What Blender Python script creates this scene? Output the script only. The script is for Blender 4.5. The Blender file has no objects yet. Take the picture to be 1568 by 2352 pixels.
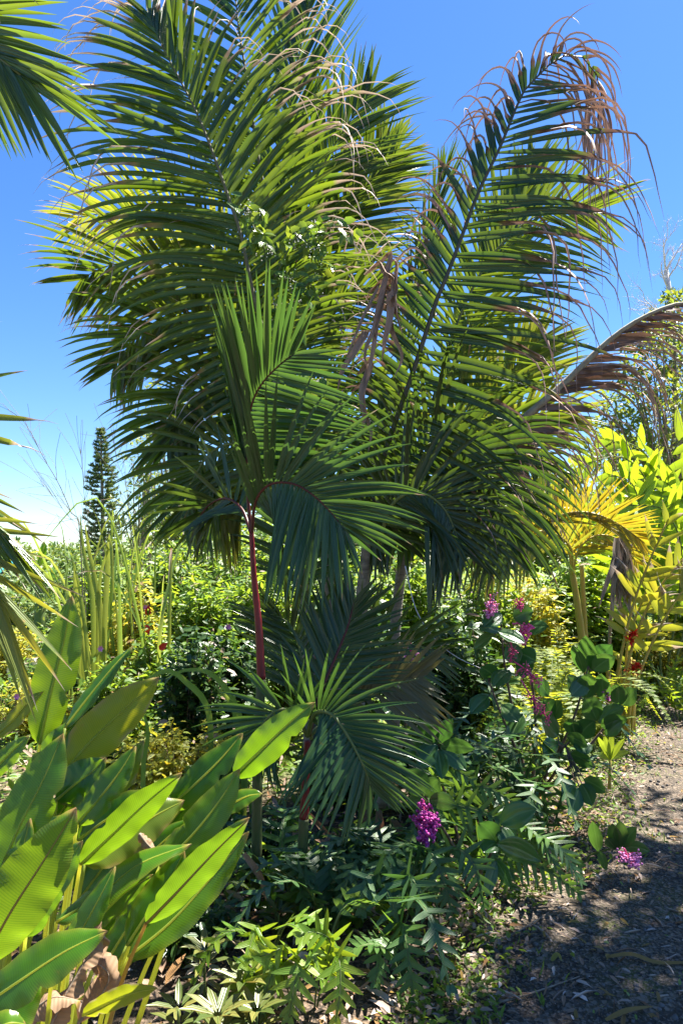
import bpy, math, random
import numpy as np

R = math.radians
SC = bpy.context.scene
COL = SC.collection

# ------------------------------------------------------------------ camera, sky, sun, exposure
PITCH = R(4.2)
CAMZ = 1.6
cam_d = bpy.data.cameras.new("camera")
cam = bpy.data.objects.new("camera", cam_d)
COL.objects.link(cam)
cam.location = (0, 0, CAMZ)
cam.rotation_euler = (R(90) + PITCH, 0, 0)
cam_d.sensor_fit = 'VERTICAL'
cam_d.sensor_height = 36.0
cam_d.lens = 24.0
cam_d.clip_start = 0.05
cam_d.clip_end = 3000
SC.camera = cam

SUN_EL, SUN_AZ = R(64), R(52)          # azimuth measured from +Y towards +X
world = bpy.data.worlds.new("World")
SC.world = world
world.use_nodes = True
wn = world.node_tree.nodes
wl = world.node_tree.links
wn.clear()
wo = wn.new('ShaderNodeOutputWorld')
wb = wn.new('ShaderNodeBackground')
ws = wn.new('ShaderNodeTexSky')
ws.sky_type = 'NISHITA'
ws.sun_disc = False
ws.sun_elevation = SUN_EL
ws.sun_rotation = SUN_AZ
ws.air_density = 1.0
ws.dust_density = 0.15
ws.ozone_density = 5.0
wb.inputs['Strength'].default_value = 0.054
wh = wn.new('ShaderNodeHueSaturation')
wh.inputs['Saturation'].default_value = 1.22
wh.inputs['Hue'].default_value = 0.508
wl.new(ws.outputs[0], wh.inputs['Color'])
wl.new(wh.outputs[0], wb.inputs[0])
wl.new(wb.outputs[0], wo.inputs[0])

sun_d = bpy.data.lights.new("sun", 'SUN')
sun = bpy.data.objects.new("sun", sun_d)
COL.objects.link(sun)
sun_d.energy = 5.0
sun_d.angle = R(0.5)
sun_d.color = (1.0, 0.95, 0.87)
sdir = np.array([math.sin(SUN_AZ) * math.cos(SUN_EL), math.cos(SUN_AZ) * math.cos(SUN_EL), math.sin(SUN_EL)])
from mathutils import Vector
sun.rotation_euler = Vector(sdir).to_track_quat('Z', 'Y').to_euler()
sun.location = (0, 0, 20)

SC.view_settings.view_transform = 'Standard'
SC.view_settings.look = 'None'
SC.view_settings.exposure = 2.2
SC.view_settings.gamma = 1.0
SC.render.engine = 'CYCLES'
SC.cycles.max_bounces = 8
SC.cycles.transmission_bounces = 6
SC.cycles.diffuse_bounces = 4
SC.cycles.use_denoising = True

# ------------------------------------------------------------------ helpers
rng = np.random.default_rng(7)


def P(x, y, d):
    """photo position (1568 x 2352 grid) at a distance d in front of the camera plane -> world point"""
    cx, cz = (x - 784.0) / 1568.0, (1176.0 - y) / 1568.0
    vy = math.cos(PITCH) - cz * math.sin(PITCH)
    vz = math.sin(PITCH) + cz * math.cos(PITCH)
    s = d / vy
    return np.array([cx * s, d, CAMZ + vz * s])


def PP(pts):
    return np.array([P(*p) for p in pts])


def hgt(x, y):
    return 0.025 * np.sin(x * 1.7 + 0.6) * np.cos(y * 1.3) + 0.015 * np.sin(x * 4.1 + y * 3.3)


def G(x, d, z=None):
    """point on the ground under photo column x at depth d"""
    f = d * math.cos(PITCH) - CAMZ * math.sin(PITCH)
    xx = (x - 784.0) / 1568.0 * f
    return np.array([xx, d, float(hgt(xx, d)) if z is None else z])


def GP(x, y):
    """ground point seen at photo position x, y"""
    cx, cz = (x - 784.0) / 1568.0, (1176.0 - y) / 1568.0
    vy = math.cos(PITCH) - cz * math.sin(PITCH)
    vz = math.sin(PITCH) + cz * math.cos(PITCH)
    s = CAMZ / -vz
    return np.array([cx * s, vy * s, float(hgt(cx * s, vy * s))])


def nrm(v):
    v = np.asarray(v, float)
    return v / np.maximum(np.linalg.norm(v, axis=-1, keepdims=True), 1e-9)


def spline(pts, n):
    pts = np.asarray(pts, float)
    m = len(pts)
    if m == 2:
        t = np.linspace(0, 1, n)[:, None]
        return pts[0] * (1 - t) + pts[1] * t
    ext = np.vstack([2 * pts[0] - pts[1], pts, 2 * pts[-1] - pts[-2]])
    fine = []
    for i in range(m - 1):
        p0, p1, p2, p3 = ext[i:i + 4]
        t = np.linspace(0, 1, 16, endpoint=(i == m - 2))[:, None]
        fine.append(0.5 * (2 * p1 + (p2 - p0) * t + (2 * p0 - 5 * p1 + 4 * p2 - p3) * t ** 2 + (3 * p1 - p0 - 3 * p2 + p3) * t ** 3))
    f = np.vstack(fine)
    s = np.concatenate([[0], np.cumsum(np.linalg.norm(np.diff(f, axis=0), axis=1))])
    q = np.linspace(0, s[-1], n)
    return np.stack([np.interp(q, s, f[:, k]) for k in range(3)], 1)


def tang(p):
    t = np.gradient(p, axis=0)
    return nrm(t)


class Acc:
    """collects geometry with a tint attribute (dead, random, along) and builds ONE mesh object"""

    def __init__(self):
        self.V, self.Q, self.T, self.C, self.U, self.n = [], [], [], [], [], 0

    def add(self, V, Q=None, T=None, tint=None, uv=None):
        V = np.asarray(V, float).reshape(-1, 3)
        k = len(V)
        if Q is not None and len(Q):
            self.Q.append(np.asarray(Q, int).reshape(-1, 4) + self.n)
        if T is not None and len(T):
            self.T.append(np.asarray(T, int).reshape(-1, 3) + self.n)
        if tint is None:
            tint = np.tile([0, .5, .5], (k, 1))
        tint = np.asarray(tint, float)
        if tint.ndim == 1:
            tint = np.tile(tint, (k, 1))
        self.C.append(np.hstack([tint[:, :3], np.ones((k, 1))]))
        self.U.append(np.zeros((k, 3)) if uv is None else np.asarray(uv, float).reshape(-1, 3))
        self.V.append(V)
        self.n += k

    def build(self, name, mat, parent=None, smooth=True, label=None):
        V = np.vstack(self.V)
        if parent is not None:
            o = parent
            while o is not None:
                V = V - np.array(o.location)
                o = o.parent
        me = bpy.data.meshes.new(name)
        Q = np.vstack(self.Q) if self.Q else np.zeros((0, 4), int)
        T = np.vstack(self.T) if self.T else np.zeros((0, 3), int)
        me.vertices.add(len(V))
        me.vertices.foreach_set('co', V.astype(np.float32).ravel())
        nl = Q.size + T.size
        me.loops.add(nl)
        me.loops.foreach_set('vertex_index', np.concatenate([Q.ravel(), T.ravel()]).astype(np.int32))
        me.polygons.add(len(Q) + len(T))
        st = np.concatenate([np.arange(len(Q)) * 4, Q.size + np.arange(len(T)) * 3]).astype(np.int32)
        me.polygons.foreach_set('loop_start', st)
        me.polygons.foreach_set('use_smooth', np.full(len(st), smooth))
        me.update(calc_edges=True)
        a = me.attributes.new('tint', 'FLOAT_COLOR', 'POINT')
        a.data.foreach_set('color', np.vstack(self.C).astype(np.float32).ravel())
        u = me.attributes.new('luv', 'FLOAT_VECTOR', 'POINT')
        u.data.foreach_set('vector', np.vstack(self.U).astype(np.float32).ravel())
        me.materials.append(mat)
        o = bpy.data.objects.new(name, me)
        COL.objects.link(o)
        if parent is not None:
            o.parent = parent
        if label:
            o['label'] = label
        return o


def thing(name, label, cat, loc, group=None):
    o = bpy.data.objects.new(name, None)
    COL.objects.link(o)
    o.location = tuple(float(v) for v in loc)
    o['label'] = label
    o['category'] = cat
    if group:
        o['group'] = group
    o.empty_display_size = 0.1
    return o


def tag(o, label=None, cat=None, group=None, kind=None):
    if label: o['label'] = label
    if cat: o['category'] = cat
    if group: o['group'] = group
    if kind: o['kind'] = kind
    return o


def strip_faces(rows, cols, n=1):
    """quad indices of n grids of rows x cols verts"""
    i, j = np.meshgrid(np.arange(rows - 1), np.arange(cols - 1), indexing='ij')
    b = (i * cols + j).ravel()
    q = np.stack([b, b + 1, b + cols + 1, b + cols], 1)
    return (q[None] + (np.arange(n) * rows * cols)[:, None, None]).reshape(-1, 4)


def tube(acc, path, rad, sides=7, tint=(0, .5, .5), cap=True):
    path = np.asarray(path, float)
    n = len(path)
    rad = np.broadcast_to(np.asarray(rad, float), (n,))
    T = tang(path)
    ref = np.array([0.31, 0.2, 0.93]) if abs(T[0, 2]) < 0.8 else np.array([0.93, 0.31, 0.1])
    A = nrm(np.cross(T, ref))
    for k in range(1, n):      # transport, so the tube does not twist
        A[k] = A[k - 1] - T[k] * np.dot(A[k - 1], T[k])
        A[k] /= max(np.linalg.norm(A[k]), 1e-9)
    B = np.cross(T, A)
    th = np.linspace(0, 2 * math.pi, sides, endpoint=False)
    V = path[:, None] + rad[:, None, None] * (A[:, None] * np.cos(th)[None, :, None] + B[:, None] * np.sin(th)[None, :, None])
    q = []
    for i in range(n - 1):
        for j in range(sides):
            j2 = (j + 1) % sides
            q.append((i * sides + j, i * sides + j2, (i + 1) * sides + j2, (i + 1) * sides + j))
    V = V.reshape(-1, 3)
    t = []
    if cap:
        V = np.vstack([V, path[0], path[-1]])
        for j in range(sides):
            j2 = (j + 1) % sides
            t.append((n * sides, j2, j))
            t.append((n * sides + 1, (n - 1) * sides + j, (n - 1) * sides + j2))
    tl = np.repeat(np.linspace(0, 1, n), sides)
    if cap: tl = np.concatenate([tl, [0, 1]])
    uv = np.stack([np.zeros_like(tl), tl, np.zeros_like(tl)], 1)
    acc.add(V, q, t, np.array(tint, float), uv)


def sm(x):
    x = np.clip(x, 0, 1)
    return x * x * (3 - 2 * x)


CAMP = np.array([0, 0, CAMZ])
LEAF_T = [0, .1, .35, .7, 1]


def leaflets(acc, path, n, L, t0=0.12, a=(75, 30), aR=None, roll=0.0, lift=0.15, droop=0.8, width=.04, prof=None,
             wprof=None, dead=(1.5, 2, 1.5, 2), ddroop=6.0, sides=(1, 1), K=9, fold=.25, hue=(0.2, .8), jit=1.0,
             face=None, twist=.35, seed=0, deadL=None, t1=1.0, wave=0.0):
    g = np.random.default_rng(seed)
    m = 80
    pth = spline(path, m)
    Tg = tang(pth)
    prof = prof or ([0, .15, .45, .8, 1], [.55, .85, 1, .8, .4])
    wprof = wprof or ([0, .06, .25, .5, .8, 1], [.35, .7, 1, .86, .42, .02])
    aR = aR or a
    for s, sl in ((-1, sides[0]), (1, sides[1])):
        if sl <= 0: continue
        u = np.linspace(t0, t1, n) + g.normal(0, .25 / n, n) * jit
        u = np.clip(u, 0, 1)
        ix = u * (m - 1)
        p = np.stack([np.interp(ix, np.arange(m), pth[:, k]) for k in range(3)], 1)
        T = nrm(np.stack([np.interp(ix, np.arange(m), Tg[:, k]) for k in range(3)], 1))
        F = nrm(CAMP - p) if face is None else np.tile(nrm(np.array(face, float)), (n, 1))
        S = nrm(np.cross(T, F))
        N = nrm(np.cross(S, T))
        rr = R(roll) if not callable(roll) else np.radians(roll(u))[:, None]
        S, N = S * np.cos(rr) + N * np.sin(rr), N * np.cos(rr) - S * np.sin(rr)
        aa = a if s < 0 else aR
        uu = (u - t0) / max(t1 - t0, 1e-6)
        ang = np.radians(np.interp(uu, np.linspace(0, 1, len(aa)), aa) + g.normal(0, 3.0, n) * jit)[:, None]
        ln = L * sl * np.interp(uu, prof[0], prof[1]) * (1 + g.normal(0, .06, n) * jit)
        d = nrm(T * np.cos(ang) + s * S * np.sin(ang) + N * (lift + g.normal(0, .06, n)[:, None] * jit))
        brk = g.random(n)                       # some leaflets are broken short, a few are missing
        ln = ln * np.where((brk < .07) & (jit > .65), .35 + 4 * brk, 1) * np.where((brk > .965) & (jit > .65), .04, 1)
        w = nrm(T - d * np.sum(T * d, 1, keepdims=True))
        dd = dead if (s > 0 or deadL is None) else deadL
        lo = dd[0] + (dd[2] - dd[0]) * uu
        hi = dd[1] + (dd[3] - dd[1]) * uu
        td = lo + (hi - lo) * g.random(n)
        tw = g.normal(0, twist, n)
        ddr = ddroop * (0.4 + 1.1 * g.random(n))
        drp = droop * (0.55 + .9 * g.random(n))
        hu = hue[0] + (hue[1] - hue[0]) * g.random(n)
        side_w = g.normal(0, 1, n)
        pos = p.copy()
        rows, C, U = [], [], []
        for k in range(K + 1):
            t = k / K
            dk = sm((t - td + .07) / .14)
            wk = width * np.interp(t, wprof[0], wprof[1]) * (1 - .62 * dk) * (.85 + .3 * np.interp(uu, [0, .5, 1], [.6, 1, .6]))
            nr = np.cross(d, w)
            a_ = tw * t + dk * side_w * 1.2
            wt = w * np.cos(a_)[:, None] + nr * np.sin(a_)[:, None]
            nt = np.cross(d, wt)
            f = fold * (1 + 1.2 * dk)
            off = nt * (wk * .5 * f)[:, None] * s
            rows.append(np.stack([pos + wt * (wk * .5)[:, None] + off, pos - off * .3, pos - wt * (wk * .5)[:, None] + off], 1))
            C.append(np.tile(np.stack([dk, hu, np.full(n, t)], 1)[:, None], (1, 3, 1)))
            U.append(np.tile(np.array([[-1, t, 0], [0, t, 0], [1, t, 0]], float)[None], (n, 1, 1)))
            st = (ln / K)[:, None]
            pos = pos + d * st
            bend = (drp * (1.75 * t + .05) + ddr * dk)[:, None] * st
            d = d + np.array([0, 0, -1.0]) * bend
            d = d + nr * (dk * side_w * .5)[:, None] * st * 3 + w * (g.normal(0, .25, n) * dk)[:, None] * st * 6
            if wave: d = d + nr * (wave * math.sin(t * 9) * g.normal(0, 1, n))[:, None] * st
            d = nrm(d)
            w = nrm(w - d * np.sum(w * d, 1, keepdims=True))
        V = np.stack(rows, 1)           # n, K+1, 3, 3
        acc.add(V, strip_faces(K + 1, 3, n), None, np.stack(C, 1).reshape(-1, 3), np.stack(U, 1).reshape(-1, 3))


def frond(root, pts, n, L, mat, rmat, rad=(.014, .003), name='frond', label=None, raw=False, leaf_name='leaflets', **kw):
    """a frond: the rachis mesh with its leaflets as a child"""
    path = PP(pts) if not raw else np.asarray(pts, float)
    r = Acc()
    sp = spline(path, 28)
    tube(r, sp, np.linspace(rad[0], rad[1], 28), 6)
    ro = r.build(name, rmat, root, label=label)
    ac = Acc()
    kw.setdefault('seed', int(abs(path.sum() * 1000)) % 99991)
    leaflets(ac, path, n, L, **kw)
    ac.build(leaf_name, mat, ro)
    return ro


LT_V = np.array([[0, 0, 0], [.22, .42, .05], [.25, 0, -.03], [.22, -.42, .05], [.6, .42, .02], [.62, 0, -.06], [.6, -.42, .02], [1, 0, -.16]])
LT_Q = np.array([[3, 6, 5, 2], [2, 5, 4, 1]])
LT_T = np.array([[0, 3, 2], [0, 2, 1], [6, 7, 5], [5, 7, 4]])
LT_UV = np.array([[0, 0, 0], [1, .22, 0], [0, .25, 0], [-1, .22, 0], [1, .6, 0], [0, .62, 0], [-1, .6, 0], [0, 1, 0]], float)


def leaves(acc, pos, d, up, ln, wd, dead=None, hue=None, curl=1.0):
    """many simple bent leaves at once"""
    n = len(pos)
    if n == 0: return
    d = nrm(d)
    s = nrm(np.cross(up, d) + 1e-6)
    nn = np.cross(d, s)
    ln = np.broadcast_to(np.asarray(ln, float), (n,))[:, None, None]
    wd = np.broadcast_to(np.asarray(wd, float), (n,))[:, None, None]
    t = LT_V[None]
    V = pos[:, None] + d[:, None] * t[:, :, 0:1] * ln + s[:, None] * t[:, :, 1:2] * wd + nn[:, None] * t[:, :, 2:3] * ln * curl
    off = (np.arange(n) * 8)[:, None, None]
    dead = np.zeros(n) if dead is None else np.broadcast_to(dead, (n,))
    hue = rng.random(n) if hue is None else np.broadcast_to(hue, (n,))
    C = np.stack([np.repeat(dead, 8), np.repeat(hue, 8), np.tile(LT_UV[:, 1], n)], 1)
    acc.add(V, (LT_Q[None] + off), (LT_T[None] + off), C, np.tile(LT_UV, (n, 1)))


def blade(acc, pts, width, K=14, fold=.3, dead=0.0, hue=.5, face=None, taper=None, raw=False, dead_tip=2.0, roll=0):
    path = spline(PP(pts) if not raw else pts, K + 1)
    T = tang(path)
    F = nrm(CAMP - path) if face is None else np.tile(nrm(np.array(face, float)), (K + 1, 1))
    S = nrm(np.cross(T, F))
    N = nrm(np.cross(S, T))
    r = R(roll)
    S, N = S * math.cos(r) + N * math.sin(r), N * math.cos(r) - S * math.sin(r)
    t = np.linspace(0, 1, K + 1)
    tp = taper or ([0, .1, .4, .8, 1], [.5, .8, 1, .6, .03])
    w = width * .5 * np.interp(t, tp[0], tp[1])
    V = np.stack([path - S * w[:, None] + N * (w * fold)[:, None], path, path + S * w[:, None] + N * (w * fold)[:, None]], 1)
    dk = np.maximum(dead, sm((t - dead_tip + .1) / .2))
    C = np.stack([np.repeat(dk, 3), np.full((K + 1) * 3, hue), np.repeat(t, 3)], 1)
    U = np.stack([np.tile([-1, 0, 1], K + 1), np.repeat(t, 3), np.zeros((K + 1) * 3)], 1)
    acc.add(V, strip_faces(K + 1, 3), None, C, U)


ICO = None


def balls(acc, pos, rad, hue=.5):
    """small round berries / buds (icosahedra, shaded smooth)"""
    global ICO
    if ICO is None:
        f = (1 + 5 ** .5) / 2
        v = nrm(np.array([[-1, f, 0], [1, f, 0], [-1, -f, 0], [1, -f, 0], [0, -1, f], [0, 1, f], [0, -1, -f], [0, 1, -f], [f, 0, -1], [f, 0, 1], [-f, 0, -1], [-f, 0, 1]]))
        t = np.array([[0, 11, 5], [0, 5, 1], [0, 1, 7], [0, 7, 10], [0, 10, 11], [1, 5, 9], [5, 11, 4], [11, 10, 2], [10, 7, 6], [7, 1, 8], [3, 9, 4], [3, 4, 2], [3, 2, 6], [3, 6, 8], [3, 8, 9], [4, 9, 5], [2, 4, 11], [6, 2, 10], [8, 6, 7], [9, 8, 1]])
        ICO = (v, t)
    n = len(pos)
    rad = np.broadcast_to(np.asarray(rad, float), (n,))
    V = np.asarray(pos)[:, None] + ICO[0][None] * rad[:, None, None]
    T = ICO[1][None] + (np.arange(n) * 12)[:, None, None]
    h = rng.random(n) if hue is None else np.broadcast_to(hue, (n,))
    acc.add(V, None, T, np.stack([np.zeros(n * 12), np.repeat(h, 12), np.full(n * 12, .5)], 1))


def bgrid(acc, path, hw, wprof, cols=9, K=22, face=None, roll=0.0, curl=.15, fold=.0, wave=.0, waves=9, hue=.5, dead=0.0, edge_dead=0.0, tip_dead=0.0, seed=0, twist=0.0, notch=0):
    """one broad leaf blade along a 3-D midrib"""
    g = np.random.default_rng(seed)
    p = spline(path, K + 1)
    T = tang(p)
    F = nrm(CAMP - p) if face is None else np.tile(nrm(np.array(face, float)), (K + 1, 1))
    S = nrm(np.cross(T, F)); N = nrm(np.cross(S, T))
    t = np.linspace(0, 1, K + 1)
    r = (R(roll) + R(twist) * t)[:, None]
    S, N = S * np.cos(r) + N * np.sin(r), N * np.cos(r) - S * np.sin(r)
    w = hw * np.interp(t, wprof[0], wprof[1]) * (1 + .015 * np.sin(t * 17 + g.random() * 6))
    v = np.linspace(-1, 1, cols)
    ph = g.random(2) * 6.28
    z = -curl * hw * (v[None] ** 2) * np.ones((K + 1, 1)) + fold * hw * np.abs(v)[None]
    sgn = (v > 0).astype(int)
    wv = wave * hw * np.abs(v)[None] ** 1.6 * (np.sin(t[:, None] * waves * 2 * (.8 + .3 * sgn)[None] + ph[sgn][None]) + .5 * np.sin(t[:, None] * waves * 4.7 + ph[1 - sgn][None]))
    ww = np.repeat(w[:, None], cols, 1)
    for _ in range(notch):
        c, sd, wd = .15 + .7 * g.random(), (0 if g.random() < .5 else 1), .02 + .02 * g.random()
        k = (sgn == sd)[None] * np.exp(-((t[:, None] - c) / wd) ** 2)
        ww = ww * (1 - .35 * k)
    V = p[:, None] + S[:, None] * (v[None] * ww)[:, :, None] + N[:, None] * (z + wv)[:, :, None]
    dk = np.maximum(dead, edge_dead * sm((np.abs(v)[None] - .8) / .2) * (np.sin(t * 23 + ph[0]) > .1)[:, None])
    dk = np.maximum(dk, tip_dead * sm((t - .93) / .07)[:, None] + 0 * v[None])
    C = np.stack([dk, np.full_like(dk, hue), np.repeat(t[:, None], cols, 1)], -1)
    U = np.stack([np.repeat(v[None], K + 1, 0), np.repeat(t[:, None], cols, 1), np.zeros_like(dk)], -1)
    acc.add(V, strip_faces(K + 1, cols), None, C.reshape(-1, 3), U)
    return p


# ------------------------------------------------------------------ materials
def mat_new(name):
    m = bpy.data.materials.new(name)
    m.use_nodes = True
    m.node_tree.nodes.clear()
    return m, m.node_tree.nodes, m.node_tree.links


def mixc(n, l, a, b, f, blend='MIX'):
    x = n.new('ShaderNodeMix')
    x.data_type = 'RGBA'
    x.blend_type = blend
    for s, v in ((x.inputs[6], a), (x.inputs[7], b)):
        if isinstance(v, (tuple, list)): s.default_value = (*v[:3], 1)
        else: l.new(v, s)
    if isinstance(f, (int, float)): x.inputs[0].default_value = f
    else: l.new(f, x.inputs[0])
    return x.outputs[2]


def leaf_mat(name, c1, c2, tr=(.2, .36, .03), fac=.35, rough=.38, dead=((.30, .22, .03), (.20, .10, .045), (.68, .58, .50)), veins=0, vein_col=None,
             spots=0.0, spot_col=(.2, .12, .02), spec=.5, noise=.35, edge=None, sheen_bump=.25, midrib=None, dead_tr=(.45, .34, .25)):
    m, n, l = mat_new(name)
    out = n.new('ShaderNodeOutputMaterial')
    at = n.new('ShaderNodeAttribute'); at.attribute_name = 'tint'
    sp = n.new('ShaderNodeSeparateColor'); l.new(at.outputs['Color'], sp.inputs[0])
    uv = n.new('ShaderNodeAttribute'); uv.attribute_name = 'luv'
    su = n.new('ShaderNodeSeparateXYZ'); l.new(uv.outputs['Vector'], su.inputs[0])
    nz = n.new('ShaderNodeTexNoise'); nz.inputs['Scale'].default_value = 9; nz.inputs['Detail'].default_value = 4
    tc = n.new('ShaderNodeTexCoord'); l.new(tc.outputs['Object'], nz.inputs['Vector'])
    ma = n.new('ShaderNodeMath'); ma.operation = 'MULTIPLY_ADD'; ma.inputs[1].default_value = noise * 2; ma.inputs[2].default_value = -noise
    l.new(nz.outputs['Fac'], ma.inputs[0])
    ad = n.new('ShaderNodeMath'); ad.operation = 'ADD'; ad.use_clamp = True
    l.new(ma.outputs[0], ad.inputs[0]); l.new(sp.outputs[1], ad.inputs[1])
    base = mixc(n, l, c1, c2, ad.outputs[0])
    ax = n.new('ShaderNodeMath'); ax.operation = 'ABSOLUTE'; l.new(su.outputs[0], ax.inputs[0])
    bump_src = None
    if veins:
        # side veins: bands along t, slanted forward towards the margin
        w = n.new('ShaderNodeMath'); w.operation = 'MULTIPLY_ADD'; w.inputs[1].default_value = -.05
        l.new(ax.outputs[0], w.inputs[0]); l.new(su.outputs[1], w.inputs[2])
        wz = n.new('ShaderNodeMath'); wz.operation = 'MULTIPLY_ADD'; wz.inputs[1].default_value = .03; l.new(nz.outputs['Fac'], wz.inputs[0]); l.new(w.outputs[0], wz.inputs[2])
        w2 = n.new('ShaderNodeMath'); w2.operation = 'MULTIPLY'; w2.inputs[1].default_value = veins; l.new(wz.outputs[0], w2.inputs[0])
        w3 = n.new('ShaderNodeMath'); w3.operation = 'SINE'; l.new(w2.outputs[0], w3.inputs[0])
        wv = n.new('ShaderNodeMath'); wv.operation = 'MULTIPLY_ADD'; wv.inputs[1].default_value = .5; wv.inputs[2].default_value = .5
        l.new(w3.outputs[0], wv.inputs[0])
        pw = n.new('ShaderNodeMath'); pw.operation = 'POWER'; pw.inputs[1].default_value = 3.0; l.new(wv.outputs[0], pw.inputs[0])
        if vein_col:
            sc = n.new('ShaderNodeMath'); sc.operation = 'MULTIPLY'; sc.inputs[1].default_value = .12; l.new(pw.outputs[0], sc.inputs[0])
            base = mixc(n, l, base, vein_col, sc.outputs[0])
        bump_src = wv.outputs[0]
    else:
        w2 = n.new('ShaderNodeMath'); w2.operation = 'MULTIPLY'; w2.inputs[1].default_value = 13; l.new(su.outputs[0], w2.inputs[0])
        w3 = n.new('ShaderNodeMath'); w3.operation = 'SINE'; l.new(w2.outputs[0], w3.inputs[0])
        bump_src = w3.outputs[0]
    if midrib:
        lt = n.new('ShaderNodeMath'); lt.operation = 'LESS_THAN'; lt.inputs[1].default_value = .07; l.new(ax.outputs[0], lt.inputs[0])
        base = mixc(n, l, base, midrib, lt.outputs[0])
    if edge:
        pe = n.new('ShaderNodeMath'); pe.operation = 'POWER'; pe.inputs[1].default_value = 5; l.new(ax.outputs[0], pe.inputs[0])
        nm = n.new('ShaderNodeMath'); nm.operation = 'MULTIPLY'; nm.use_clamp = True; l.new(pe.outputs[0], nm.inputs[0]); l.new(nz.outputs['Fac'], nm.inputs[1])
        base = mixc(n, l, base, edge, nm.outputs[0])
    if spots:
        n2 = n.new('ShaderNodeTexNoise'); n2.inputs['Scale'].default_value = 26; n2.inputs['Detail'].default_value = 3
        l.new(tc.outputs['Object'], n2.inputs['Vector'])
        rp = n.new('ShaderNodeMapRange'); rp.inputs['From Min'].default_value = .70 - .1 * spots; rp.inputs['From Max'].default_value = .78
        l.new(n2.outputs['Fac'], rp.inputs['Value'])
        base = mixc(n, l, base, spot_col, rp.outputs[0])
    cr = n.new('ShaderNodeValToRGB')
    e = cr.color_ramp.elements
    e[0].position = .15; e[0].color = (*dead[0], 1)
    e[1].position = .55; e[1].color = (*dead[1], 1)
    e2 = e.new(1.0); e2.color = (*dead[2], 1)
    l.new(sp.outputs[0], cr.inputs[0])
    mr = n.new('ShaderNodeMapRange'); mr.inputs['From Min'].default_value = .02; mr.inputs['From Max'].default_value = .3
    l.new(sp.outputs[0], mr.inputs['Value'])
    col = mixc(n, l, base, cr.outputs[0], mr.outputs[0])
    pb = n.new('ShaderNodeBsdfPrincipled')
    l.new(col, pb.inputs['Base Color'])
    pb.inputs['Specular IOR Level'].default_value = spec
    ro = n.new('ShaderNodeMath'); ro.operation = 'MULTIPLY_ADD'; ro.inputs[1].default_value = .35; ro.inputs[2].default_value = rough
    l.new(mr.outputs[0], ro.inputs[0]); l.new(ro.outputs[0], pb.inputs['Roughness'])
    bp = n.new('ShaderNodeBump'); bp.inputs['Strength'].default_value = sheen_bump; bp.inputs['Distance'].default_value = .004
    l.new(bump_src, bp.inputs['Height']); l.new(bp.outputs[0], pb.inputs['Normal'])
    tl = n.new('ShaderNodeBsdfTranslucent')
    trc = mixc(n, l, tr, tuple(x * 1.35 if k == 0 else x for k, x in enumerate(tr)), ad.outputs[0])
    if veins and vein_col:
        trc = mixc(n, l, trc, tuple(x * .75 for x in tr), pw.outputs[0])
    trc = mixc(n, l, trc, dead_tr, mr.outputs[0])
    l.new(trc, tl.inputs['Color'])
    mx = n.new('ShaderNodeMixShader'); mx.inputs[0].default_value = fac
    l.new(pb.outputs[0], mx.inputs[1]); l.new(tl.outputs[0], mx.inputs[2])
    l.new(mx.outputs[0], out.inputs[0])
    return m


def solid_mat(name, c1, c2, scale=20, rough=.7, bump=.3, stretch=(1, 1, 1), spec=.3, detail=6, dist=.01):
    m, n, l = mat_new(name)
    out = n.new('ShaderNodeOutputMaterial')
    tc = n.new('ShaderNodeTexCoord')
    mp = n.new('ShaderNodeMapping'); mp.inputs['Scale'].default_value = stretch
    l.new(tc.outputs['Object'], mp.inputs[0])
    nz = n.new('ShaderNodeTexNoise'); nz.inputs['Scale'].default_value = scale; nz.inputs['Detail'].default_value = detail
    l.new(mp.outputs[0], nz.inputs['Vector'])
    mr = n.new('ShaderNodeMapRange'); mr.inputs['From Min'].default_value = .3; mr.inputs['From Max'].default_value = .7
    l.new(nz.outputs['Fac'], mr.inputs['Value'])
    c = mixc(n, l, c1, c2, mr.outputs[0])
    pb = n.new('ShaderNodeBsdfPrincipled')
    l.new(c, pb.inputs['Base Color'])
    pb.inputs['Roughness'].default_value = rough
    pb.inputs['Specular IOR Level'].default_value = spec
    bp = n.new('ShaderNodeBump'); bp.inputs['Strength'].default_value = bump; bp.inputs['Distance'].default_value = dist
    l.new(nz.outputs['Fac'], bp.inputs['Height']); l.new(bp.outputs[0], pb.inputs['Normal'])
    l.new(pb.outputs[0], out.inputs[0])
    return m


M = {}
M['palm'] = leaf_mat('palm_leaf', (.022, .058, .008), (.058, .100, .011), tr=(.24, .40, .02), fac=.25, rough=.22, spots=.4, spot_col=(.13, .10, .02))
M['palm_sun'] = leaf_mat('palm_leaf_yellow_sunlit', (.08, .14, .014), (.17, .18, .02), tr=(.34, .40, .03), fac=.36, rough=.4, spots=.6, spot_col=(.25, .14, .02))  # brighter, yellower copy of the palm leaf; paints sunlight into some fronds
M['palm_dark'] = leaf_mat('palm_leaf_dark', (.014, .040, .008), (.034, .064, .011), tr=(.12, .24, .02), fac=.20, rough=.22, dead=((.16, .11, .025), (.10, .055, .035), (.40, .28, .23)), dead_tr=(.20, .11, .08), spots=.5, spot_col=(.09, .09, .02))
M['palm_blue'] = leaf_mat('palm_leaf_bluish', (.020, .060, .020), (.042, .090, .022), tr=(.10, .24, .03), fac=.26, rough=.27, spots=.2, spot_col=(.08, .08, .02))
M['palm_olive'] = leaf_mat('palm_leaf_ageing', (.07, .075, .025), (.11, .10, .035), tr=(.2, .2, .03), fac=.25, rough=.5, spots=.9, spot_col=(.06, .04, .02))
M['palm_yellow'] = leaf_mat('palm_leaf_golden', (.19, .20, .014), (.27, .22, .014), tr=(.46, .42, .02), fac=.40, rough=.42, spots=.4, spot_col=(.3, .15, .02))
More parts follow.
